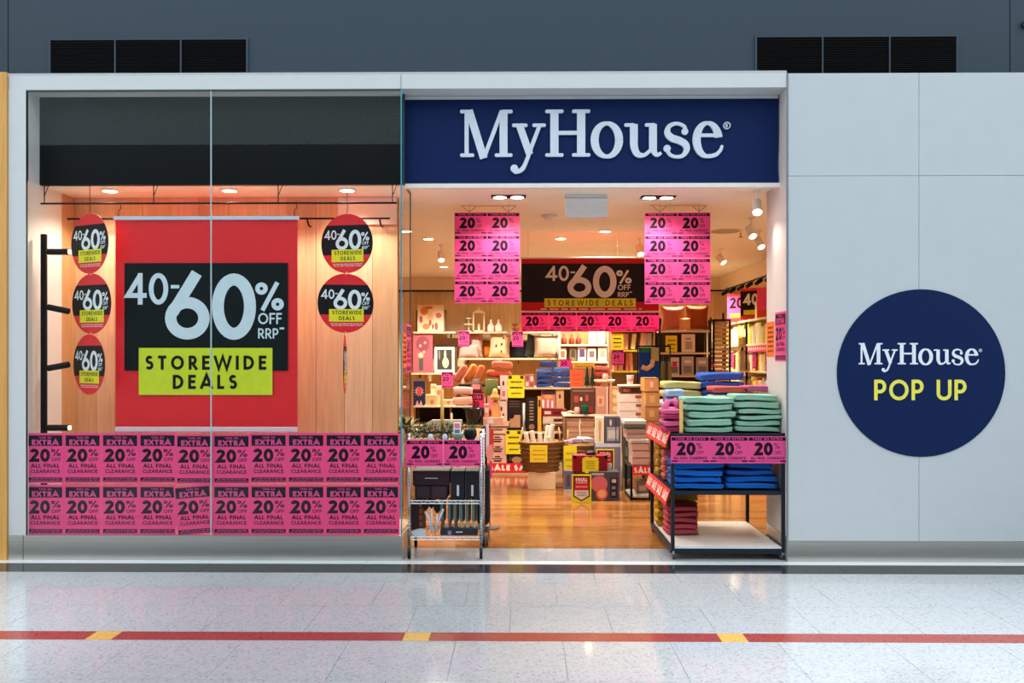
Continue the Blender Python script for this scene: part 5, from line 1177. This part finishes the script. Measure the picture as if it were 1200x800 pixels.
pack('shallow_box', 'dark brown shallow box under the white tray', 'box', 728, 454.5, 755, 461, CD_+.03, .26, (90, 46, 34), [(.1, .2, .4, .8, (160, 90, 60)), (.6, .2, .9, .8, (60, 70, 50))], z0=Z(460.7, CD_)+.002)
jar('round_tray', 'thin white round tray on the mushroom boxes', 'tray', 740.5, 451.3, 454.4, 31, CD_-.02, (238, 224, 204), [(.8, 0), (1, .6), (1, 1), (.9, .7), (0, .6)], z0=Z(454.3, CD_)+.004)
jar('pink_cup', 'pink labelled white cup on the round white tray', 'cup', 739, 440.5, 451.5, 8.5, CD_+.10, (240, 226, 216), [(.7, 0), (.8, .05), (1, .95), (1.05, 1), (.9, .96), (.7, .1)], z0=Z(451.2, CD_)+.006, extra='label')
# big appliance boxes on the floor
AD = 3.55
pack('appliance_box', 'tall grey purple appliance carton standing on the shop floor', 'box', 698, 520, 727, 575.6, AD, .30, (120, 114, 140), [(0, .93, 1, 1, (206, 212, 222)), (.55, .3, .62, .8, (170, 160, 176)), (.72, .35, .95, .42, (190, 180, 180)), (.1, .1, .3, .2, (90, 86, 110))], z0=.001)
zt_ = Z(520, AD)+.002
pack('whisk_box', 'tall white carton with a whisk picture on the appliance carton', 'box', 698, 488.5, 708, 519.5, AD+.03, .14, (236, 222, 190), [(.35, .45, .65, .9, (206, 160, 90), 'o'), (.42, .1, .56, .5, (190, 140, 80))], z0=zt_)
pack('glass_jar_box', 'dark carton with a glass jar picture on the appliance carton', 'box', 709, 488, 727, 519.5, AD+.03, .14, (84, 80, 96), [(.12, .1, .9, .62, (160, 160, 166)), (.2, .2, .82, .5, (206, 200, 190)), (.3, .66, .44, .9, (220, 206, 170), 'o'), (.68, .1, .74, .95, (56, 52, 66))], z0=zt_)
pack('appliance_box', 'slim grey purple carton behind the curled yellow notice', 'box', 661, 552, 672, 577.5, 3.45, .1, (110, 100, 130), [(0, 0, 1, .14, (196, 196, 206)), (.3, .3, .6, .8, (80, 72, 104))], z0=.001)
pack('mixer_box', 'dark grey carton with a pink mixing bowl picture on the floor', 'box', 690, 554.5, 725.5, 588.5, 2.86, .26, (84, 78, 88), [(.06, .3, .62, .86, (214, 106, 120), 'o'), (.24, .02, .62, .46, (226, 100, 96), 'o'), (.3, .1, .56, .38, (238, 176, 120), 'o'), (.70, .1, .95, .78, (44, 42, 50)), (.76, .62, .9, .74, (200, 196, 200)), (.76, .4, .88, .5, (140, 136, 150)), (.76, .18, .88, .3, (140, 136, 150)), (.1, .88, .5, .95, (200, 190, 196))], z0=.001)
pack('red_case', 'dark red case with black corners lying on the mixer carton', 'case', 671.5, 534, 712, 554, 2.90, .2, (140, 18, 30), [(0, .8, .1, 1, (20, 16, 20)), (.9, .8, 1, 1, (20, 16, 20)), (0, 0, 1, .06, (90, 10, 20))], z0=Z(554.3, 2.86)+.003)
t = thing('star_price_card', 'spiky yellow starburst card on the front of the dark red case', 'sign', (X(692, 2.88), 2.885, Z(544.5, 2.88)))
pts = [(.098*(1 if i % 2 else .86)*math.cos(PI*i/22)*(1.0 if 1 else 1), .098*(1 if i % 2 else .86)*math.sin(PI*i/22)) for i in range(44)]
pts = [(max(-.09, min(.09, a*1.25))+.006*math.cos(i*3), max(-.088, min(.088, b*1.25))+.006*math.sin(i*5)) for i, (a, b) in enumerate(pts)]
MB().plate(pts, 0, .003).build('card', C(240, 222, 30), t); m = MB(); dashes(m, -.05, .05, -.05, .05, -.001, 4, 8); m.build('fine_print', C(150, 120, 10), t)
jar('black_lid_pot', 'black oval lid on top of the dark red case', 'pot', 693, 529.5, 534, 13, 2.93, (24, 20, 22), [(.9, 0), (1, .3), (.9, .8), (.5, 1), (0, 1)], z0=Z(534, 2.90)+.002)
def final_sign(label, px0, px1, py0, py1, D, z0=None):
    x0, x1 = X(px0, D), X(px1, D); W = x1-x0; zb = Z(py1, D) if z0 is None else z0; h = Z(py0, D)-Z(py1, D)
    t = thing('clearance_sign', label, 'sign', ((x0+x1)/2, D, zb), group='yellow framed clearance signs')
    MB().box(-W/2, W/2, 0, .006, 0, h, .001).build('board', C(236, 228, 30, .45), t)
    MB().add([(W*a, -.001, h*b) for a, b in ((-.42, .22), (0, .05), (.42, .22), (.42, .95), (-.42, .95))], [(0, 1, 2, 3, 4)]).build('black_border', INK, t)
    MB().add([(W*a, -.002, h*b) for a, b in ((-.36, .44), (.36, .44), (.36, .91), (-.36, .91))], [(0, 1, 2, 3)]).build('red_field', C(206, 26, 36), t)
    MB().add([(W*a, -.002, h*b) for a, b in ((-.36, .25), (0, .10), (.36, .25), (.36, .44), (-.36, .44))], [(0, 1, 2, 3, 4)]).build('white_field', C(236, 226, 226), t)
    m = MB(); text(m, 'FINAL', 0, h*.76, h*.12, W*.58, .22, .1, -.003, anchor='c'); text(m, 'CLEARANCE', 0, h*.69, h*.05, W*.56, .2, .1, -.003, anchor='c'); dashes(m, -W*.3, W*.3, h*.54, h*.60, -.003, 1, 4); m.build('white_lettering', C(246, 230, 226), t)
    m = MB(); dashes(m, -W*.26, W*.26, h*.22, h*.4, -.003, 3, 5); m.build('fine_print', C(110, 90, 100), t)
final_sign('yellow framed final clearance sign standing on the shop floor in front', 670, 693, 556.5, 589.5, 2.72, z0=.001)
final_sign('yellow framed final clearance sign higher up behind the red case', 698.5, 720, 526, 555, 3.16)
pack('carton', 'grey carton behind the mixer carton holding up the rear clearance sign', 'box', 700, 555.2, 722, 581, 3.16, .2, (120, 112, 118), [(.1, .6, .9, .7, (90, 84, 90))], z0=.001)
# basket one
KD = 3.62
pack('white_plinth', 'cream plinth box under the wicker basket of white rolls', 'plinth', 619, 554.5, 651, 575, KD+.04, .30, (238, 206, 160), [(.02, .0, .98, .02, (200, 160, 110))], z0=.001)
def basket(label, cx, py0, py1, wtop, wbot, D, dp=.75):
    s_ = F/(D-CAMY); zb = Z(py1, D); h = Z(py0, D)-zb; R0, R1 = wbot/2/s_, wtop/2/s_
    t = thing('wicker_basket', label, 'basket', (X(cx, D), D+R1*dp, zb))
    wl_ = MB().lathe([(R0*(1-.02), .004), (R0*.9, 0), (0, 0)][::-1]+[(R0+(R1-R0)*u, h*u) for u in (.1, .3, .5, .7, .9, 1)]+[(R1*.93, h), (R0*.93, h*.1)], (0, 0, 0), 28, 1, dp)
    wl_.build('wicker_wall', C(172, 122, 66, .8, 0, 'wicker'), t, True)
    wv = MB(); n = 7
    for k in range(n):
        u = (k+.5)/n; rr_ = R0+(R1-R0)*u+.004; wv.tube([(rr_*math.cos(a), rr_*dp*math.sin(a), h*u+.006*math.sin(a*16+k*PI)) for a in [2*PI*i/64 for i in range(64)]], .009, 5, True)
    wv.build('woven_strands', C(150, 100, 52, .8, 0, 'wicker'), t, True, kind='stuff')
    MB().tube([(R1*1.01*math.cos(a), R1*1.01*dp*math.sin(a), h) for a in [2*PI*i/32 for i in range(32)]], .013, 8, True).build('rim', C(206, 156, 94, .8, 0, 'wicker'), t, True)
    for sx in (-1, 1): MB().tube([(sx*R1*.92, -.07, h), (sx*R1*.9, -.06, h+.10), (sx*R1*.86, 0, h+.17), (sx*R1*.9, .06, h+.10), (sx*R1*.92, .07, h)], .01, 6).build('handle', C(190, 140, 80), t, True)
    return t, h, R1
b1, bh, R1 = basket('wicker basket with loop handles full of white rolls on the cream plinth', 634, 519, 554.5, 50, 42, KD)
r = random.Random(9)
for k, (a, ty, lx) in enumerate(((620, 508, -.04), (628, 506, -.05), (637, 500, .06), (641, 498, .07), (645, 507, .03), (633, 509, .0), (650, 512, -.07))):
    x = X(a, KD+.1)-0; zt2 = Z(ty, KD); D = KD+.12+.04*(k % 3); zz0 = b1.location.z+bh*.55
    o = MB().tube([(0, 0, 0), (lx*.5, .0, (zt2-zz0)*.5), (lx, -.01, zt2-zz0)], .029, 14).build('rolled_cloth', C(238, 226, 204, .8, 0, 'fabric')); o.location = (x, D, zz0); tag(o, '%s white roll from the left standing in the wicker basket' % ORD[k], 'roll', 'white rolls in the wicker basket')
ysign('blank looking yellow notice hung on the front of the wicker basket', 621, 641.5, 521.5, 541.5, KD-.012, (236, 206, 34), (190, 150, 20), False)
b2, bh2, R2 = basket('second wicker basket of pale cloths behind the yellow notice', 682, 522, 553, 36, 30, 3.74)
pack('stool_block', 'low dark block under the second wicker basket', 'plinth', 672, 553.3, 694, 573.5, 3.74, .26, (90, 70, 60), [(.05, .8, .95, .9, (60, 46, 40))], z0=.001)
for k, (a, ty, w_, c_) in enumerate(((671, 516, .16, (236, 206, 222)), (682, 514, .2, (214, 180, 220)), (691, 518, .16, (232, 214, 224)))):
    o = towel_mb(w_, .16, .07, 300+k, 1, .012).build('loose_cloth', C(*c_, .8, 0, 'fabric'), smooth=True); o.location = (X(a, 3.78), 3.80, Z(522, 3.74)+.002+.015*k); o.rotation_euler = (0, .15*(k-1), .3*k); tag(o, '%s pale lilac cloth from the left heaped on the second basket' % ORD[k], 'cloth', 'pale cloths on the second basket')
ysign('curled yellow notice hanging on the second wicker basket', 660.5, 676, 522, 552, 3.70, (238, 218, 30), (190, 160, 20), False)
# low frame table with SA strip
FD = 2.88
t, zf = shelf('side_table', 'black framed low table carrying grey pink boxes beside the towel table', 737, 765, 545, FD, .55, C(60, 46, 40), .02, 'table', legs=True, back=BLACK)
MB().box(-(X(765, FD)-X(737, FD))/2+.02, (X(765, FD)-X(737, FD))/2-.02, .02, .52, .03, .05).build('lower_board', C(206, 196, 180), t)
fstrip('short red strip lettered SALE on the black framed low table', 741, 765, 545.3, 556.3, FD-.008, 'SALE', 1)
pack('low_carton', 'brown carton on the lower board of the black framed table', 'box', 746, 566, 760, 580.5, FD+.2, .2, (150, 110, 96), [(.2, .2, .8, .6, (206, 180, 170))], z0=.052)
piled('grey_pink_box', 'box', 'grey pink box from the bottom of the pile on the low table', 741, 760.5, 519, 545, FD+.02, .34, 3, [(206, 166, 156), (212, 174, 162)], zf+.001, 'grey pink boxes in the lower pile', [(0, .9, 1, 1, (120, 84, 80))])
pack('open_book', 'white topped slanted box above the grey pink pile', 'box', 738, 514.5, 760.5, 519, FD+.02, .34, (228, 224, 216), [(.1, .2, .9, .5, (170, 160, 150))], z0=Z(519, FD+.02)+.002)
piled('grey_pink_box', 'box', 'grey pink box from the bottom of the upper pile', 734.5, 758, 502, 514, FD+.03, .32, 2, [(200, 160, 148), (176, 148, 140)], Z(514.3, FD+.02)+.003, 'grey pink boxes in the upper pile', [(0, .88, 1, 1, (110, 80, 76))])
piled('green_tray', 'tray', 'green and white tray from the bottom of the stack on the grey pink boxes', 731, 757, 492.5, 502, FD+.04, .3, 2, [(96, 106, 84), (206, 206, 190)], Z(501.6, FD+.03)+.003, 'green and white trays')
pack('dark_green_carton', 'dark green carton standing left of the grey pink boxes', 'box', 731, 508, 739, 560, 3.50, .14, (74, 84, 72), [(.2, .5, .8, .7, (110, 116, 96))], z0=.0+Z(560, 3.5))
pack('carton', 'tan carton under the dark green carton', 'box', 731, 560.4, 739.5, 575, 3.5, .14, (150, 116, 84), [(.2, .3, .8, .6, (110, 80, 56))], z0=.001)
# cardboard boxes and hanging cloths
piled('cardboard_box', 'box', 'brown cardboard box from the bottom of the stack behind the towel table', 756, 773, 459, 590, 3.3, .34, 7, [(196, 142, 80), (184, 128, 68)], .001, 'brown cardboard boxes', [(.0, .94, 1, 1, (140, 90, 44)), (.3, .3, .66, .75, (216, 170, 110))])
pack('cardboard_box', 'brown cardboard box with a pink label, topmost behind the towel table', 'box', 755, 443, 772, 459, 3.31, .32, (204, 150, 84), [(.34, .2, .7, .85, (216, 140, 120)), (.42, .3, .6, .7, (236, 214, 190)), (0, .92, 1, 1, (150, 100, 50))], z0=Z(458.8, 3.3)+.003)
t = thing('hanging_quilt', 'royal blue cloth with green and tan patches hanging at the right rear', 'cloth', (X(762, 5.4), 5.4, Z(446, 5.4))); a = F/(5.4-CAMY); HZ = 39/a
MB().box(-13/a, 11/a, 0, .03, 0, HZ, .008).build('blue_cloth', C(20, 62, 142, .8, 0, 'fabric'), t)
MB().box(-11/a, 0, -.003, -.0005, HZ*.86, HZ).build('green_patch', C(30, 110, 60), t); MB().box(1/a, 10/a, -.003, -.0005, HZ*.6, HZ).build('olive_patch', C(160, 160, 96), t)
MB().tube([(-10/a, -.008, HZ*.42), (-4/a, -.008, HZ*.36), (2/a, -.008, HZ*.46), (3/a, -.008, HZ*.64)], .035, 8).build('tan_patch', C(196, 166, 130), t)
for xx in (-14/a, 24/a): MB().box(xx-.008, xx+.008, .05, .066, -t.location.z, HZ+.03).build('stand_post', BLACK, t)
MB().box(-14/a, 24/a, .04, .066, HZ+.005, HZ+.03).build('stand_rail', BLACK, t); MB().box(-14/a, 24/a, .05, .3, -t.location.z, -t.location.z+.02).build('foot', BLACK, t)
for k, (px, c_) in enumerate(((777, (110, 112, 70)), (781.5, (70, 62, 44)), (785, (130, 124, 80)))):
    o = thing('hanging_strap_bag', '%s olive cloth bag hanging right of the royal blue cloth' % ORD[k], 'bag', (X(px, 5.4), 5.4, Z(449, 5.4)), group='olive cloth bags on the stand')
    MB().lathe([(0, 0), (.03, .01), (.032, .2), (.02, .3), (0, .31)], (0, .02, 0), 12, 1, .5).build('body', C(*c_, .8, 0, 'fabric'), o, True); MB().tube([(-.015, .02, .30), (0, .03, .42), (.015, .02, .30)], .004, 6).build('strap', C(*c_), o)

# left table with riser, racks and homewares
LD = 3.25
t, zl = shelf('display_table', 'dark timber table behind the chrome trolley', 480, 596, 498.5, LD, .75, C(150, 108, 68, .5, 0, 'woodx'), .03, 'table', legs=True, back=C(60, 42, 30), inset=.30)
rx0, rx1 = X(485, LD+.2), X(553, LD+.2); RZ = Z(475.5, LD+.2); t = thing('riser_box', 'open fronted timber riser on the table behind the trolley', 'riser', ((rx0+rx1)/2, LD+.2, zl+.001)); W = rx1-rx0; h = RZ-zl-.001
MB().box(-W/2, W/2, 0, .34, h-.02, h, .002).build('top_board', SHELFW, t)
for x_ in (-W/2, W*.12, W/2-.018): MB().box(x_, x_+.018, .0, .34, 0, h-.0205, .002).build('side_board', C(120, 74, 44, .5, 0, 'wood'), t)
MB().box(-W/2+.02, W/2-.02, .33, .34, 0, h-.021).build('back_board', C(66, 38, 24), t)
RDp = LD+.24
pack('flower_print', 'navy print of a red sunflower shape on the timber riser', 'picture', 484.5, 446, 498, 475.2, RDp, .02, (44, 44, 72), [(.02, .22, .98, .92, (240, 190, 176), 'star'), (.3, .42, .72, .72, (226, 64, 50), 'o'), (.2, .02, .48, .22, (236, 160, 150), 'tri'), (.5, .02, .8, .22, (236, 160, 150), 'tri')], z0=RZ+.002)
pack('beige_gift_box', 'beige box with a small round mark on the riser', 'box', 498.6, 462.5, 512, 475.2, RDp, .12, (216, 182, 116), [(.4, .1, .75, .55, (190, 120, 80), 'o')], z0=RZ+.002)
pack('beige_gift_box', 'low beige box with a pink mark at the right of the riser', 'box', 519, 468.5, 531, 475.2, RDp, .12, (218, 180, 124), [(.4, .2, .7, .8, (206, 120, 100), 'o')], z0=RZ+.002)
pack('cream_box', 'upright cream box behind the beige box on the riser', 'box', 504.5, 451, 510.5, 475.2, RDp+.14, .08, (230, 204, 156), [(.1, .8, .9, .9, (190, 150, 100))], z0=RZ+.002)
pack('pink_print_box', 'cream box with pink print near the yellow candle', 'box', 511, 453, 517, 475.2, RDp+.14, .08, (226, 190, 156), [(.2, .5, .8, .8, (206, 106, 120), 'o')], z0=RZ+.002)
for k, (py0, py1) in enumerate(((464, 475), (453, 464))):
    o = towel_mb(.22, .24, Z(py0, RDp)-Z(py1, RDp), 400+k, .3, .006).build('cushion', C(224, 166, 144, .85, 0, 'fabric'), smooth=True); o.location = (X(542, RDp), RDp, RZ+.002+k*(Z(464, RDp)-Z(475, RDp)+.001)); tag(o, ('lower', 'upper')[k]+' flat dusty pink cushion stacked at the right end of the riser', 'cushion')
jar('black_bowl', 'large glossy dark bowl at the front of the table behind the trolley', 'bowl', 554.5, 478, 498, 24, LD+.01-.0, (30, 34, 42), [(.3, 0), (.62, .04), (.92, .5), (1, .9), (1.08, 1), (.95, .93), (.5, .1)], z0=zl+.001, rough=.15)
pack('red_clearance_card', 'deep pink card lettered EXTRA standing behind the dark bowl', 'sign', 549, 461, 567, 478, LD+.30, .004, (220, 40, 90), [(.08, .58, .92, .96, INKB), (.16, .64, .84, .88, (236, 60, 110), 't:EXTRA', 'pink_lettering'), (.3, .1, .7, .5, INKB, 't:20', 'black_lettering')], z0=zl+.001+.0)
bpy.context.view_layer.update()
for c in [o for o in COL.objects if o.name == 'red_clearance_card']: c.location.z = Z(478, LD+.3)
pack('carton', 'small brown carton holding up the deep pink card', 'box', 551, 478.4, 566, 497, LD+.30, .15, (120, 80, 54), [(.1, .4, .9, .5, (90, 60, 40))], z0=zl+.001)
# far left rack with bolsters
KD2 = 5.72
t, zs = unit('wire_rack', 'dark rack holding bolster cushions behind the left table', 535, 600, (450.5, 474), KD2, .45, C(40, 30, 26), BLACK, 452)
ZK = zs[0]
OR = C(232, 146, 84, .8, 0, 'fabric'); PKB = C(226, 132, 112, .8, 0, 'fabric')
def bolster(label, p0, p1, D, r_, m_, dy=0):
    a = Vector((X(p0[0], D), D, Z(p0[1], D))); b = Vector((X(p1[0], D), D+dy, Z(p1[1], D))); pts = [a.lerp(b, u) for u in (0, .04, .12, .5, .88, .96, 1)]
    t = thing('bolster_cushion', label, 'cushion', tuple(a)); q = [p-a for p in pts]
    MB().tube(q, [r_*k for k in (.3, .75, 1, 1.04, 1, .75, .3)], 16).build('cover', m_, t, True)
    MB().tube([q[-1]+(q[-1]-q[-2])*.02, q[-1]+(q[-1]-q[-2])*.15], r_*.3, 10).build('end_button', OR, t)
bolster('leftmost upright coral bolster cushion, tilted right', (534, 447), (546, 428), KD2+.1, .055, PKB)
bolster('second upright orange bolster cushion, tilted right', (546, 446.5), (557, 427), KD2+.24, .055, OR)
bolster('third upright coral and gold bolster cushion', (559.5, 446.5), (565.5, 428), KD2+.1, .055, C(220, 130, 80, .8, 0, 'fabric'))
bolster('upper lying pink bolster cushion at the right', (576, 426.5), (601, 428), KD2+.14, .05, C(232, 140, 112, .8, 0, 'fabric'))
bolster('lower lying coral bolster cushion at the right', (570, 437), (599, 438.5), KD2+.14, .052, C(214, 106, 76, .8, 0, 'fabric'))
piled('homeware_box', 'box', 'box under the lying bolsters', 571, 599, 442.5, 450.4, KD2+.05, .25, 1, [(150, 60, 40)], ZK+.001, 'box under the bolsters')
# tins, lanterns and gift jars
for k, (px, py0, py1, w_, c_) in enumerate(((558, 443, 451, 12, (120, 84, 60)), (576, 446, 452, 13, (90, 110, 56)), (553, 452, 458, 9, (204, 140, 110)), (567, 452, 460, 9, (150, 60, 60)))):
    pass
jar('olive_tin', 'olive green tin with a lilac label on the left table', 'tin', 576, 446, 497, 15, LD+.42, (96, 104, 56), [(1, 0), (1, .98), (.95, 1)], z0=zl+.001, extra='label')
jar('smoked_jar', 'smoked glass jar with a coral label near the deep pink card', 'jar', 558, 444, 461, 13, LD+.42, (96, 70, 60), None, z0=Z(461, LD+.42), extra='label')
pack('carton', 'dark carton under the smoked glass jar', 'box', 550, 461.4, 567, 497, LD+.47, .14, (70, 46, 38), [(.1, .5, .9, .6, (100, 70, 56))], z0=zl+.001)
GOLD = (214, 160, 90)
jar('gold_lantern', 'gold domed ornament tier beside the pink boxes', 'ornament', 580, 455, 470, 12, LD+.12, GOLD, [(.3, 0), (.9, .1), (.95, .4), (.5, .6), (.6, .7), (.3, .95), (0, 1)], z0=Z(470, LD+.12), rough=.25)
jar('gold_lantern', 'gold bell shaped ornament below the domed one', 'ornament', 580, 470.5, 489, 15, LD+.10, (190, 120, 66), [(1, 0), (.95, .08), (.8, .15), (.75, .5), (.45, .7), (.5, .9), (.2, 1)], z0=Z(488.5, LD+.10), rough=.25)
pack('pink_carton', 'pink carton carrying the gold ornaments on the left table', 'box', 566, 489, 590, 498, LD+.06, .24, (226, 170, 150), [(.2, .2, .5, .8, (240, 220, 206))], z0=zl+.001)
pack('pink_carton', 'small pink carton beside the gold bell ornament', 'box', 567, 474, 573, 489, LD+.10, .1, (228, 150, 140), [(.2, .3, .8, .7, (240, 220, 206))], z0=Z(488.7, LD+.06)+.002)
pack('patterned_tall_box', 'tall pink patterned box left of the upper yellow notice', 'box', 586, 440, 594.5, 470, LD+.5, .1, (228, 180, 160), [(.3, .6, .6, .8, (70, 40, 40), 'o'), (.3, .2, .7, .4, (180, 110, 100))], z0=Z(470, LD+.5))
pack('patterned_tall_box', 'taller cream box with dark dots under the pink patterned one', 'box', 583.5, 470.4, 594, 497, LD+.5, .12, (222, 190, 164), [(.3, .5, .5, .7, (90, 60, 50), 'o'), (.5, .2, .7, .4, (90, 60, 50), 'o')], z0=zl+.001)
# gift goods standing at the trolley's right
t = thing('banner_stand', 'red and pink printed flag hanging right of the chrome trolley', 'sign', (X(574, 1.3), 1.3, .0)); a = F/(1.3-CAMY)
MB().tube([(0, 0, 0), (0, 0, Z(497, 1.3))], .006, 6).lathe([(.09, 0), (.09, .008), (0, .012)], (0, 0, 0), 16).build('pole', C(70, 70, 74), t)
MB().box(-4.5/a, -1/a, -.006, -.002, Z(528, 1.3), Z(497, 1.3)).build('white_flag', C(232, 214, 214), t); MB().box(-.8/a, 4.5/a, -.006, -.002, Z(528, 1.3), Z(502, 1.3)).build('red_flag', C(214, 50, 40), t)
MB().add([(-5/a, -.008, Z(531, 1.3)), (0, -.008, Z(545, 1.3)), (4.5/a, -.008, Z(533, 1.3)), (3/a, -.008, Z(520, 1.3)), (-3/a, -.008, Z(522, 1.3))], [(0, 1, 2, 3, 4)]).build('pink_flag', C(242, 150, 130), t)
MB().box(-.2/a, 2.8/a, -.012, -.0085, Z(560, 1.3), Z(540, 1.3)).build('pink_tail', C(226, 60, 120), t)
# plants and crates seen through the glass return
t = thing('potted_plant', 'leafy green plant in a pale pot seen through the glass side return', 'plant', (X(474.5, 2.6), 2.6, 0)); 
MB().lathe([(.10, 0), (.13, .35), (.14, .78), (.12, .78), (.1, .7)], (0, 0, 0), 18).build('pot', C(206, 180, 140), t, True)
r = random.Random(2); m = MB()
for i in range(150):
    a_ = r.uniform(0, 6.3); el = r.uniform(.2, 1.4); L_ = r.uniform(.12, .32); dx, dy, dz = math.cos(a_)*math.cos(el)*L_, math.sin(a_)*math.cos(el)*L_, math.sin(el)*L_; w_ = .012
    m.add([(0, 0, .74), (dx*.6-w_*math.sin(a_), dy*.6+w_*math.cos(a_), .74+dz*.7), (dx, dy, .74+dz*.8), (dx*.6+w_*math.sin(a_), dy*.6-w_*math.cos(a_), .74+dz*.7)], [(0, 1, 2, 3)])
m.build('leaves', C(96, 120, 60), t, kind='stuff')
